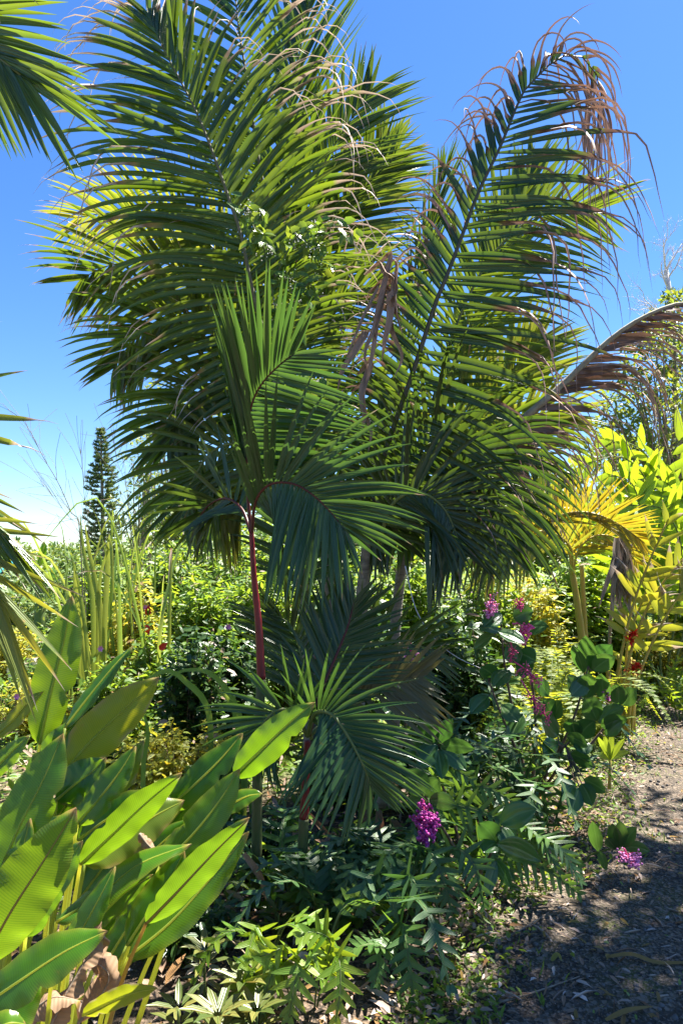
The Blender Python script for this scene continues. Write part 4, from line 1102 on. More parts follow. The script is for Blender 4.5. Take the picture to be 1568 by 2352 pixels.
GF = 'lobed ferns along the front of the bed'
b0 = G(735, 2.75)
fern('bright yellow-green lobed fern in the sun at the bottom middle', b0,
     [[(720, 2352, 2.6), (745, 2240, 2.55), (775, 2195, 2.5), (782, 2260, 2.45), (772, 2338, 2.42)],
      [(720, 2352, 2.6), (730, 2250, 2.55), (760, 2165, 2.55), (720, 2140, 2.5), (690, 2150, 2.48)],
      [(700, 2352, 2.6), (690, 2260, 2.55), (690, 2205, 2.5), (676, 2260, 2.45), (664, 2338, 2.42)],
      [(690, 2360, 2.6), (660, 2270, 2.55), (640, 2220, 2.5), (620, 2250, 2.48), (600, 2320, 2.45)]],
     'fern_bright', .105, 8, .021, GF, random_n=2, size=.35, seed=3, lift=.12, web=.016, t0=.48, jit=.3)
b0 = G(610, 2.7)
fern('pale lobed fern left of the bright one, by the thin creeping stem', b0,
     [[(620, 2300, 2.7), (600, 2200, 2.65), (590, 2130, 2.6), (575, 2170, 2.55), (560, 2220, 2.5)],
      [(640, 2330, 2.6), (645, 2240, 2.55), (650, 2180, 2.5), (620, 2190, 2.5), (570, 2205, 2.5)],
      [(620, 2340, 2.6), (600, 2270, 2.55), (580, 2230, 2.5), (560, 2260, 2.5), (545, 2330, 2.48)]],
     'fern_bright', .085, 7, .019, GF, random_n=3, size=.3, seed=4, web=.014, t0=.48, jit=.3)
b0 = G(900, 2.9)
fern('bluish green lobed fern hanging over the dark hollow', b0,
     [[(930, 2160, 3.0), (900, 2080, 2.9), (880, 2030, 2.85), (905, 2090, 2.8), (925, 2190, 2.78), (930, 2260, 2.78)],
      [(930, 2160, 3.0), (905, 2070, 2.95), (860, 2010, 2.9), (835, 2030, 2.85), (830, 2090, 2.82)],
      [(950, 2160, 3.0), (940, 2060, 2.9), (935, 2010, 2.85), (960, 2040, 2.8), (990, 2110, 2.78)]],
     'fern_blue', .12, 9, .022, GF, random_n=2, size=.4, seed=5, t0=.35, web=.012)
b0 = G(935, 2.7)
fern('green lobed fern hanging straight down beside the path, lowest of the ferns', b0,
     [[(905, 2220, 2.9), (905, 2140, 2.8), (925, 2130, 2.7), (940, 2220, 2.62), (955, 2350, 2.58)],
      [(910, 2230, 2.9), (890, 2170, 2.8), (880, 2150, 2.72), (870, 2200, 2.66), (862, 2260, 2.62)]],
     'fern', .095, 12, .019, GF, random_n=1, size=.3, seed=6, hue=(.4, 1), t0=.35, web=.010)
b0 = G(1010, 3.2)
fern('dark bluish fern below the purple flower cluster', b0,
     [[(1010, 2080, 3.2), (985, 1990, 3.1), (980, 1950, 3.05), (1010, 1995, 3.0), (1040, 2110, 2.96)],
      [(1010, 2080, 3.2), (1020, 1980, 3.1), (1050, 1950, 3.05), (1090, 1990, 3.0), (1110, 2080, 2.98)],
      [(1000, 2080, 3.2), (970, 2010, 3.1), (940, 1990, 3.05), (915, 2020, 3.0), (905, 2070, 2.98)]],
     'fern_blue', .11, 12, .019, GF, random_n=2, size=.4, seed=7, t0=.35, web=.010)
b0 = G(1100, 3.6)
fern('sunlit pale fern arching right above the path edge', b0,
     [[(1010, 1980, 3.6), (1000, 1880, 3.5), (1040, 1850, 3.45), (1130, 1875, 3.4), (1220, 1930, 3.38)],
      [(1020, 1960, 3.6), (1030, 1860, 3.55), (1070, 1810, 3.5), (1120, 1810, 3.45), (1190, 1850, 3.42)],
      [(1010, 1960, 3.6), (990, 1830, 3.55), (1000, 1780, 3.5), (1030, 1760, 3.45), (1080, 1790, 3.42)]],
     'fern', .13, 15, .019, GF, random_n=2, size=.45, seed=8, hue=(.6, 1))
b0 = G(1170, 3.5)
fern('fern with hanging leaflets at the edge of the path', b0,
     [[(1120, 2050, 3.5), (1120, 1970, 3.42), (1170, 1965, 3.38), (1260, 2000, 3.35), (1330, 2055, 3.32)],
      [(1120, 2060, 3.5), (1090, 1970, 3.45), (1110, 1940, 3.4), (1150, 1980, 3.36), (1180, 2060, 3.34)],
      [(1120, 2060, 3.5), (1150, 1960, 3.45), (1210, 1930, 3.42), (1280, 1950, 3.4), (1330, 1990, 3.38)]],
     'fern', .13, 15, .019, GF, random_n=1, size=.4, seed=9, droop=2.4, hue=(.2, .9))
for i, (px, d, sz, lab, mt) in enumerate((
        (1060, 4.1, .65, 'dark fern behind the purple flower cluster', 'fern_blue'),
        (1190, 4.2, .6, 'dark spreading fern at the foot of the pink-flowered bush', 'fern_blue'),
        (1260, 4.0, .5, 'dark fern close to the path right of the purple flower cluster', 'fern_blue'),
        (1020, 4.0, .7, 'shaggy fern in front of the old grey leaf stalk', 'fern'),
        (900, 3.3, .4, 'small shaded fern below the young palm', 'fern_blue'),
        (760, 3.0, .4, 'dark fern in the shade behind the bright one', 'fern_blue'),
        (640, 3.3, .35, 'small shaded fern beside the green palm stem', 'fern'),
        (1170, 5.0, .8, 'dim fern in the shade below the lowest palm fronds', 'fern_blue'))):
    fern(lab, G(px, d), [], mt, .12, 13, .022, 'shaded ferns inside the bed', random_n=7, size=sz, seed=20 + i)
# sword ferns in the sun on the right
SW = ([0, .15, .6, 1], [.6, 1, .8, .15])
for i, (px, d, sz, lab) in enumerate((
        (1290, 6.2, .95, 'sunlit sword fern below the golden palm'),
        (1345, 6.0, .85, 'tall sword fern with upright fronds beside the yellow canes'),
        (1250, 5.4, .8, 'sword fern behind the pink panicles'),
        (1385, 5.9, .6, 'yellowish sword fern left of the red ginger flowers'),
        (1230, 6.6, .9, 'bright sword fern in the gap below the golden frond'))):
    b0 = G(px, d)
    fern(lab, b0, [], 'sword', .075, 34, .017, 'sword ferns in the sun', random_n=11, size=sz, seed=40 + i, web=0, K=3, wave=0, t0=.1, a=(88, 82, 50), prof=SW)
for i, (px, d, sz, lab) in enumerate(((1510, 7.3, .55, 'leafy fern at the far right edge of the path'), (1560, 7.0, .5, 'fern half cut off by the right edge of the picture'))):
    fern(lab, G(px, d), [], 'fern_bright', .13, 13, .024, 'ferns beyond the far end of the path', random_n=8, size=sz, seed=60 + i)

# ------------------------------------------------------------------ pink-panicled bushes with glossy oval leaves
OV = ([0, .08, .25, .5, .75, .92, 1], [.05, .42, .85, 1, .78, .3, .01])


def oval(acc, p0, p1, hw, roll=0, sag=.06, hue=.5, seed=0):
    p0, p1 = np.array(p0), np.array(p1)
    L = np.linalg.norm(p1 - p0)
    mid = (p0 + p1) / 2 + [0, 0, sag * L]
    bgrid(acc, [p0, mid, p1], hw, OV, 9, 10, roll=roll, curl=.18, fold=.25, wave=.04, waves=4, hue=hue, seed=seed)


def panicle(root, base, tip, rad, n, mat, rb, whorls=6, seed=0, name='flower_cluster', label=None, stalk='pink'):
    g = np.random.default_rng(seed)
    s, b = Acc(), Acc()
    base, tip = np.array(base), np.array(tip)
    ax = spline([base, (base + tip) / 2 + g.normal(0, .05 * np.linalg.norm(tip - base), 3), tip], 12)
    tube(s, ax, np.linspace(.005, .0022, 12), 5)
    pts = []
    for k in range(whorls):
        u = .3 + .7 * (k + .3) / whorls
        c = np.array([np.interp(u * 11, np.arange(12), ax[:, j]) for j in range(3)])
        rr = rad * (1.15 - .75 * (k / whorls))
        for q in range(5):
            d = nrm(g.normal(0, 1, 3) + [0, 0, -.2])
            e = c + d * rr
            tube(s, spline([c, (c + e) / 2 + [0, 0, .1 * rr], e], 5), np.linspace(.0024, .0012, 5), 4)
            m = max(1, n // (whorls * 5))
            t = .45 + .6 * g.random(m)
            pts.append(c + d * rr * t[:, None] + g.normal(0, rr * .16, (m, 3)))
    o = s.build(name, M[stalk], root, label=label)
    balls(b, np.vstack(pts), rb * (.7 + .5 * g.random(sum(len(p) for p in pts))), None)
    b.build('berries' if mat == 'berry' else 'blossoms', M[mat], o)
    return o


GM = 'glossy bushes with hanging pink panicles'
b0 = G(1215, 4.6)
mb = thing('medinilla', 'large glossy-leaved bush hung with pink flower panicles beside the path', 'flowering bush', b0, GM)
st, fo = Acc(), Acc()
def at(x, y, d): return P(x, y, d)
D = 4.5
BR = [([b0, at(1190, 1700, 4.6), at(1160, 1540, 4.5), at(1150, 1440, 4.45)]), ([b0, at(1230, 1700, 4.5), at(1220, 1560, 4.4), at(1195, 1430, 4.4)]),
      ([b0, at(1270, 1750, 4.5), at(1320, 1640, 4.4), at(1350, 1530, 4.4)]), ([b0, at(1290, 1780, 4.4), at(1380, 1680, 4.3), at(1430, 1600, 4.3)]),
      ([b0, at(1270, 1780, 4.4), at(1290, 1720, 4.2), at(1330, 1690, 4.15)]), ([b0, at(1190, 1740, 4.4), at(1150, 1640, 4.3), at(1120, 1560, 4.3)])]
for b in BR: tube(st, spline(b, 16), np.linspace(.014, .005, 16), 6)
LV = [  # base, tip (photo), half width, roll, depth
    (1180, 1420, 1225, 1405, 24, 10, 4.3), (1150, 1410, 1110, 1440, 22, 20, 4.3), (1200, 1450, 1260, 1440, 20, 40, 4.4), (1150, 1450, 1080, 1442, 17, 50, 4.3), (1145, 1452, 1205, 1478, 18, 40, 4.2),
    (1165, 1480, 1190, 1525, 22, 20, 4.3), (1190, 1500, 1230, 1520, 22, 10, 4.3), (1210, 1500, 1200, 1560, 20, 20, 4.35), (1130, 1460, 1085, 1490, 16, 40, 4.3), (1170, 1540, 1130, 1580, 20, 30, 4.25),
    (1350, 1545, 1345, 1458, 22, 20, 4.4), (1352, 1540, 1405, 1480, 24, 10, 4.4), (1340, 1545, 1315, 1480, 17, 40, 4.4), (1360, 1540, 1412, 1508, 20, 15, 4.35), (1355, 1560, 1310, 1600, 20, 10, 4.3),
    (1345, 1605, 1350, 1545, 24, 10, 4.3), (1385, 1610, 1380, 1545, 18, 15, 4.3), (1330, 1600, 1300, 1550, 18, 30, 4.3), (1425, 1600, 1410, 1570, 15, 20, 4.2), (1420, 1620, 1420, 1575, 18, 15, 4.2), (1430, 1620, 1462, 1582, 18, 20, 4.2),
    (1370, 1655, 1340, 1600, 24, 10, 4.2), (1375, 1660, 1435, 1625, 22, 30, 4.2), (1380, 1670, 1440, 1650, 20, 35, 4.15), (1390, 1690, 1430, 1655, 17, 20, 4.15),
    (1275, 1655, 1245, 1605, 22, 20, 4.3), (1270, 1650, 1290, 1610, 18, 30, 4.3), (1280, 1690, 1240, 1650, 22, 25, 4.25), (1320, 1690, 1310, 1650, 20, 15, 4.2), (1325, 1695, 1365, 1655, 22, 10, 4.2), (1330, 1700, 1345, 1735, 20, 25, 4.1), (1300, 1690, 1350, 1715, 18, 35, 4.1),
    (1280, 1710, 1245, 1730, 20, 10, 4.1), (1310, 1730, 1360, 1760, 18, 30, 4.1), (1265, 1620, 1225, 1650, 18, 40, 4.35), (1230, 1560, 1260, 1600, 18, 30, 4.35), (1140, 1560, 1100, 1530, 20, 20, 4.3), (1120, 1600, 1080, 1640, 20, 20, 4.25), (1150, 1620, 1190, 1660, 20, 20, 4.3), (1200, 1640, 1170, 1700, 20, 30, 4.3),
    (1330, 1810, 1310, 1870, 18, 10, 3.9), (1335, 1800, 1360, 1850, 20, 20, 3.9), (1320, 1800, 1290, 1830, 18, 20, 3.9), (1340, 1790, 1390, 1820, 18, 30, 3.9)]
for i, (x0, y0, x1, y1, hw, rl, d) in enumerate(LV):
    p0, p1 = at(x0, y0, d + .03), at(x1, y1, d - .05)
    oval(fo, p0, p1, hw * d / 1568 * 1.08, (-1) ** i * rl, hue=rng.random(), seed=i)
    near = min(BR, key=lambda b: np.linalg.norm(spline(b, 16) - p0, axis=1).min())
    sp2 = spline(near, 16); q = sp2[np.linalg.norm(sp2 - p0, axis=1).argmin()]
    tube(st, spline([q, (q + p0) / 2 + [0, 0, -.01], p0], 6), np.linspace(.005, .003, 6), 5)
st.build('stem', M['stem_brown'], mb)
fo.build('foliage', M['medinilla'], mb)
for i, (x0, y0, x1, y1, d, rd, n, mt, rb) in enumerate((
        (1125, 1365, 1122, 1418, 4.3, .05, 160, 'blossom', .006), (1205, 1415, 1200, 1475, 4.3, .05, 200, 'hotpink', .007), (1185, 1375, 1195, 1400, 4.3, .04, 60, 'hotpink', .004),
        (1170, 1470, 1170, 1520, 4.25, .05, 40, 'pink', .004), (1180, 1520, 1240, 1570, 4.2, .06, 60, 'hotpink', .005), (1195, 1560, 1265, 1660, 4.15, .06, 60, 'pink', .005), (1390, 1570, 1396, 1612, 4.3, .03, 50, 'blossom', .005))):
    panicle(mb, at(x0, y0, d), at(x1, y1, d - .02), rd, n, mt, rb, seed=i)
b0 = G(935, 5.0)
m2 = thing('medinilla', 'shaded bush with a single purple-pink panicle behind the palm leaflets', 'flowering bush', b0, GM)
st, fo = Acc(), Acc()
tube(st, spline([b0, P(930, 1600, 4.9), P(935, 1470, 4.8)], 12), np.linspace(.012, .005, 12), 6)
for i in range(14):
    th = i * 2.4
    c = P(935 + 20 * math.cos(th), 1480 + 12 * i, 4.85)
    e = c + np.array([math.cos(th) * .16, math.sin(th) * .12 - .05, .05 * math.sin(i)])
    oval(fo, c, e, .045, 20 * math.sin(i), hue=rng.random(), seed=i)
st.build('stem', M['stem_brown'], m2); fo.build('foliage', M['medinilla'], m2)
panicle(m2, P(945, 1465, 4.75), P(940, 1530, 4.7), .06, 200, 'blossom', .007, seed=31)

b0 = G(1075, 3.45)
m3 = thing('medinilla', 'young bush with broad leaves and a purple berry cluster over the ferns', 'flowering bush', b0, GM)
st, fo = Acc(), Acc()
B3 = [[b0, P(1050, 1960, 3.4), P(985, 1850, 3.3), P(972, 1790, 3.25)], [b0, P(1110, 1990, 3.3), P(1140, 1935, 3.2), P(1150, 1900, 3.15)], [b0, P(1040, 1880, 3.5), P(1000, 1760, 3.5), P(990, 1715, 3.5)]]
for b in B3: tube(st, spline(b, 14), np.linspace(.010, .005, 14), 6)
for i, (x0, y0, x1, y1, hw, rl, d) in enumerate((
        (1148, 1893, 1232, 1858, 27, 5, 3.15), (1142, 1938, 1242, 1978, 26, 20, 3.1), (1140, 1935, 1098, 1888, 26, 15, 3.15), (1136, 1935, 1110, 1960, 22, 30, 3.12), (1140, 1975, 1115, 2062, 14, 20, 3.1), (1138, 1975, 1172, 2038, 16, 30, 3.1), (1150, 1900, 1170, 1945, 20, 30, 3.15),
        (972, 1828, 935, 1765, 28, 5, 3.2), (980, 1830, 1010, 1790, 22, 10, 3.25), (985, 1838, 1050, 1850, 20, 20, 3.2), (975, 1832, 930, 1852, 20, 30, 3.25), (970, 1835, 960, 1880, 16, 20, 3.25),
        (1000, 1705, 962, 1650, 22, 15, 3.5), (1003, 1712, 960, 1765, 24, 10, 3.45), (1008, 1708, 1040, 1650, 18, 20, 3.5), (1010, 1715, 1090, 1720, 18, 25, 3.45), (1012, 1720, 1070, 1770, 20, 20, 3.45), (1005, 1722, 1015, 1790, 20, 10, 3.42), (998, 1712, 925, 1725, 18, 20, 3.5), (1000, 1700, 990, 1640, 15, 20, 3.55))):
    oval(fo, P(x0, y0, d + .02), P(x1, y1, d - .04), hw * d / 1568 * 1.05, (-1) ** i * rl, hue=rng.random(), seed=i + 70)
st.build('stem', M['stem_brown'], m3); fo.build('foliage', M['medinilla'], m3)
panicle(m3, P(972, 1830, 3.2), P(982, 1932, 3.1), .062, 420, 'berry', .0085, 7, seed=5, label='dense purple berry cluster on a red stalk')

b0 = G(1340, 3.75)
m4 = thing('medinilla', 'small sprawling bush with a pale pink cluster leaning out over the path', 'flowering bush', b0, GM)
st, fo = Acc(), Acc()
tube(st, spline([b0, P(1355, 1965, 3.75), P(1400, 1950, 3.65), P(1425, 1948, 3.6)], 10), np.linspace(.008, .004, 10), 6)
for i, (x0, y0, x1, y1, hw, rl) in enumerate(((1372, 1955, 1360, 1885, 15, 15), (1375, 1955, 1392, 2000, 11, 30), (1415, 1950, 1405, 1890, 15, 10), (1425, 1945, 1422, 1884, 16, 15), (1428, 1945, 1462, 1900, 15, 20), (1432, 1945, 1492, 1955, 15, 20), (1412, 1950, 1390, 1925, 14, 25), (1425, 1955, 1440, 1990, 12, 20))):
    oval(fo, P(x0, y0, 3.62), P(x1, y1, 3.56), hw * 3.6 / 1568 * 1.05, (-1) ** i * rl, hue=rng.random(), seed=i + 90)
st.build('stem', M['stem'], m4); fo.build('foliage', M['medinilla'], m4)
panicle(m4, P(1432, 1948, 3.55), P(1460, 1985, 3.5), .05, 200, 'blossom', .0065, 5, seed=8)

# the old grey leaf stalk and dry thatch at the palm foot
a = Acc()
tube(a, spline([P(872, 1850, 3.8), P(895, 1780, 3.75), P(912, 1720, 3.7), P(930, 1680, 3.65)], 10), np.linspace(.035, .02, 10), 8)
s = a.build('leaf_stalk', M['trunk'])
tag(s, 'broken grey leaf stalk leaning out of the clump beside the broad leaves', 'leaf stalk')
GS = 'dead sheaths hanging at the palm foot'
for i, (x0, y0, x1, y1, d, w) in enumerate(((850, 1840, 770, 2080, 3.9, .05), (870, 1860, 850, 2100, 3.9, .06), (700, 1860, 800, 2000, 4.0, .03), (560, 1960, 612, 2070, 3.0, .03), (900, 1880, 940, 1990, 3.7, .05), (820, 1900, 800, 2090, 3.8, .05))):
    a = Acc()
    blade(a, [(x0, y0, d), ((x0 + x1) / 2 + 12, (y0 + y1) / 2, d - .05), (x1, y1, d - .06)], w, fold=.5, hue=rng.random())
    tag(a.build('dead_sheath', M['dry']), ('brown sheath strip left of the hollow', 'wide brown sheath in the middle of the hollow', 'thin slanting sheath below the young palm', 'narrow dry leaflet hanging beside the green palm stem', 'brown sheath under the purple cluster', 'straight sheath at the dark palm foot')[i], 'dead leaf', GS)

# ------------------------------------------------------------------ variegated rosettes at the bottom edge
GV = 'variegated rosette plants at the bottom edge'
for i, (x, y, d, n, l_, lab) in enumerate((
        (470, 2185, 2.6, 7, .09, 'cream-edged rosette plant just right of the heliconia stalks'), (560, 2258, 2.5, 8, .11, 'cream-yellow rosette plant left of the pale fern'),
        (500, 2335, 2.35, 9, .11, 'yellow rosette plant cut by the bottom edge, nearest the heliconia'), (590, 2325, 2.4, 8, .11, 'yellow rosette plant cut by the bottom edge, beside the pale fern'),
        (410, 2320, 2.4, 7, .09, 'small yellow rosette plant beneath the olive heliconia leaf'), (660, 2010, 3.1, 8, .09, 'dim cream-edged rosette in the shade left of the young palm stem'),
        (740, 2050, 3.1, 8, .09, 'dim cream-edged rosette in the shade right of the young palm stem'), (640, 2100, 3.0, 8, .09, 'dim rosette low beside the green palm stem'))):
    f_ = G(x, d)
    c = P(x, y, d)
    root = thing('variegated_plant', lab, 'plant', f_, GV)
    s = Acc(); tube(s, spline([f_, c], 6), np.linspace(.006, .004, 6), 5)
    a = Acc()
    for lay in range(3):
        cc = c - [0, 0, lay * .05]
        th = np.arange(n) * 6.283 / n + lay
        dd = np.stack([np.cos(th), np.sin(th), np.full(n, .55 - .25 * lay)], 1)
        leaves(a, np.tile(cc, (n, 1)) + dd * .012, dd, np.tile([0, 0, 1.0], (n, 1)), l_ * (.8 + .4 * rng.random(n)), l_ * .32)
    s.build('stem', M['stem'], root); a.build('foliage', M['croton'], root)
# thin creeping stems over the ferns
for q, lab in (([(540, 2160, 2.6), (600, 2175, 2.55), (680, 2215, 2.5), (705, 2250, 2.48), (670, 2285, 2.45), (690, 2330, 2.42)], 'thin tan creeper stem winding over the pale fern'),
               ([(520, 2150, 2.7), (570, 2200, 2.6), (590, 2270, 2.5), (640, 2352, 2.45)], 'thin tan creeper stem running down to the bottom edge')):
    a = Acc(); tube(a, spline(PP(q), 30), .0028, 5)
    tag(a.build('creeper_stem', M['twig']), lab, 'creeper')

# ------------------------------------------------------------------ vine with white flowers in the palm
vr = thing('flowering_vine', 'bright green vine with tiny white flowers climbing through the palm fronds', 'vine', P(690, 1100, 3.88))
s, a, w = Acc(), Acc(), Acc()
for q in ([(690, 1100, 3.88), (655, 900, 3.82), (640, 760, 3.82), (620, 640, 3.82), (600, 540, 3.82)], [(655, 900, 3.82), (640, 700, 3.82), (660, 640, 3.8), (715, 690, 3.8)], [(640, 620, 3.82), (680, 545, 3.88), (730, 520, 3.9), (800, 520, 3.9)],
          [(735, 520, 3.9), (728, 580, 3.88), (740, 640, 3.88)], [(640, 740, 3.82), (700, 660, 3.82), (725, 640, 3.82)], [(600, 560, 3.82), (575, 500, 3.82), (585, 470, 3.82)], [(640, 800, 3.82), (670, 860, 3.82), (740, 880, 3.82)]):
    p = spline(PP(q), 40)
    tube(s, p, .005, 5)
    n = 44
    k = rng.integers(0, 40, n)
    leaves(a, p[k] + rng.normal(0, .035, (n, 3)), np.stack([rng.normal(0, 1, n), rng.normal(-.4, .6, n), rng.normal(-.3, .7, n)], 1), np.stack([rng.normal(0, .5, n), -np.ones(n), rng.normal(.5, .5, n)], 1), .05 + .05 * rng.random(n), .038 + .02 * rng.random(n))
    for c in p[rng.integers(5, 40, 3)]:
        balls(w, c + rng.normal(0, .025, (16, 3)), .004, None)
s.build('stem', M['stem'], vr); a.build('foliage', M['vine'], vr); w.build('blossoms', M['white'], vr)

# ------------------------------------------------------------------ sunny right background
GG = 'leafy ginger on the right'
gr = thing('ginger_plant', 'tall bright green ginger with arching leafy canes at the right edge', 'plant', G(1500, 8.0), GG)
gb = G(1500, 8.0)
for i, q in enumerate(([(1500, 1250, 8.0), (1490, 1120, 7.9), (1430, 1050, 7.8), (1340, 1065, 7.7)], [(1530, 1300, 8.1), (1540, 1180, 8.0), (1590, 1090, 8.0), (1660, 1060, 8.0)], [(1510, 1250, 7.9), (1530, 1080, 7.8), (1570, 1000, 7.7), (1640, 960, 7.7)],
                       [(1480, 1300, 7.8), (1470, 1180, 7.7), (1450, 1110, 7.7), (1400, 1090, 7.6)], [(1560, 1350, 7.7), (1560, 1240, 7.6), (1520, 1170, 7.5), (1450, 1160, 7.5)], [(1580, 1400, 7.8), (1590, 1250, 7.8), (1580, 1160, 7.7), (1530, 1110, 7.7)],
                       [(1500, 1400, 8.2), (1480, 1280, 8.2), (1430, 1220, 8.1), (1360, 1210, 8.1)], [(1450, 1400, 8.3), (1420, 1280, 8.3), (1390, 1200, 8.2), (1340, 1170, 8.2)], [(1540, 1250, 8.3), (1500, 1090, 8.3), (1470, 1030, 8.2), (1400, 1010, 8.2)],
                       [(1600, 1450, 7.6), (1600, 1330, 7.6), (1570, 1260, 7.5), (1510, 1240, 7.5)])):
    pw = np.vstack([gb + [rng.normal(0, .15), rng.normal(0, .15), 0], PP(q)])
    frond(gr, pw, 11, .46, M['ginger'], M['stem'], (.016, .005), name='cane', leaf_name='foliage', raw=True, a=(62, 50, 30), droop=.7, width=.085, wprof=([0, .12, .35, .7, 1], [.35, .8, 1, .75, .03]), prof=([0, .3, .8, 1], [.8, 1, .9, .6]), t0=.42, K=7, fold=.2, lift=.2, wave=.8, roll=(20, -10, 5)[i % 3], seed=900 + i)
gy = thing('ginger_plant', 'yellowing ginger with bare yellow canes and torn brown-tipped leaves', 'plant', G(1430, 6.4), GG)
for i, q in enumerate(([(1415, 1560, 6.3), (1450, 1400, 6.25), (1490, 1290, 6.2), (1530, 1200, 6.15)], [(1430, 1570, 6.3), (1470, 1430, 6.3), (1520, 1340, 6.25), (1580, 1270, 6.2)], [(1435, 1600, 6.4), (1440, 1480, 6.4), (1470, 1390, 6.4), (1500, 1330, 6.35)], [(1450, 1600, 6.2), (1495, 1480, 6.15), (1550, 1380, 6.1), (1600, 1320, 6.1)])):
    pw = np.vstack([G((1405, 1425, 1415, 1440)[i], 6.4), PP(q)])
    frond(gy, pw, 7, .36, M['ginger_yellow'], M['cane'], (.018, .007), name='cane', leaf_name='foliage', raw=True, a=(62, 50, 30), droop=1.0, width=.062, wprof=([0, .12, .35, .7, 1], [.35, .8, 1, .6, .03]), prof=([0, .3, .8, 1], [.8, 1, .9, .6]), t0=.5, K=8, fold=.25, lift=.2, wave=1.2, dead=(.6, 1.2, .4, 1.0), ddroop=2, seed=950 + i)
s = Acc()
for k in range(9):
    f_ = G(1400 + k * 7, 6.35 + .1 * rng.random())
    tube(s, spline([f_, f_ + [rng.normal(0, .06), 0, .45 + .3 * rng.random()]], 6), .013, 6)
s.build('bare_canes', M['cane'], gy)
for i, (x, y) in enumerate(((1452, 1458), (1448, 1470), (1458, 1530), (1452, 1540))):
    b = Acc()
    c = P(x, y, 6.1)
    n = 26
    th = rng.random(n) * 6.28
    leaves(b, np.tile(c, (n, 1)) + rng.normal(0, .012, (n, 3)), np.stack([np.cos(th), np.sin(th), rng.normal(.4, .5, n)], 1), np.tile([0, 0, 1.0], (n, 1)), .06, .025)
    b.build('red_flower', M['redflower'], gy)
# hanging dead banana-like leaf
dl = thing('dead_banana_leaf', 'shredded grey-brown dead leaf hanging beside the yellow canes', 'dead leaf', P(1430, 1430, 6.6))
a = Acc()
for k in range(34):
    x0 = 1428 + rng.normal(0, 12); y0 = 1232 + rng.random() * 40
    x1 = 1428 + rng.normal(0, 24); ln = 70 + 110 * rng.random()
    blade(a, [(x0, y0, 6.5), ((x0 + x1) / 2 + rng.normal(0, 5), y0 + ln * .5, 6.45 + rng.normal(0, .04)), (x1 + rng.normal(0, 6), y0 + ln, 6.45 + rng.normal(0, .06))], .03 + .05 * rng.random(), K=8, fold=.7, hue=rng.random(), roll=rng.normal(0, 40))
a.build('leaf_strips', M['dry_grey'], dl)
a = Acc(); tube(a, spline([G(1395, 6.7), P(1400, 1440, 6.6), P(1415, 1300, 6.55), P(1430, 1235, 6.5)], 12), np.linspace(.02, .012, 12), 6)
a.build('leaf_stalk', M['twig'], dl)
GB = 'sunny shrubs behind the right of the bed'
for i, args in enumerate((
        ('bright mixed shrub behind the golden palm trunk', 1300, 8.6, 1270, 110, 'weed', 60, 60, .12, .4),
        ('broad-leaved green shrub between the golden frond and the dead hanging leaf', 1390, 8.8, 1250, 70, 'ginger', 40, 40, .2, .36),
        ('yellow-green bush under the lowest right palm leaflets', 1210, 8.0, 1290, 90, 'weed_yellow', 50, 60, .10, .4),
        ('fine yellow-leaved hedge bush at the right edge beyond the canes', 1530, 8.2, 1420, 80, 'weed_yellow', 60, 70, .06, .45),
        ('low leafy bush at the far end of the path', 1490, 9.6, 1500, 90, 'weed', 50, 60, .08, .4),
        ('tall green bush below the leafy ginger at the right edge', 1600, 8.6, 1200, 110, 'ginger', 50, 50, .16, .36),
        ('dim bush behind the dark drooping palm leaflets', 1120, 7.4, 1270, 110, 'weed', 50, 60, .10, .4))):
    lab, px, d, ty, hw, mt, ns, pr, l_, w_ = args
    shrub('sunny_shrub', lab, 'shrub', px, d, ty, hw, mt, ns, pr, l_, w_, group=GB, seed=i + 80)
# seedling beside the path
sd = thing('seedling', 'small pale green seedling alone at the sunny edge of the path', 'seedling', GP(1398, 1815))
a = Acc(); c = GP(1398, 1815); t_ = P(1400, 1745, c[1])
tube(a, spline([c, t_], 6), np.linspace(.014, .008, 6), 6); a.build('stem', M['cane'], sd)
a = Acc()
for k, (dx, dy) in enumerate(((-30, -55), (5, -70), (35, -50), (-42, -15), (45, -20), (-15, -60))):
    oval(a, t_, P(1400 + dx, 1745 + dy, c[1] - .03 * (k % 3)), .022, 20 * (-1) ** k, hue=.8, seed=k)
a.build('foliage', M['weed'], sd)

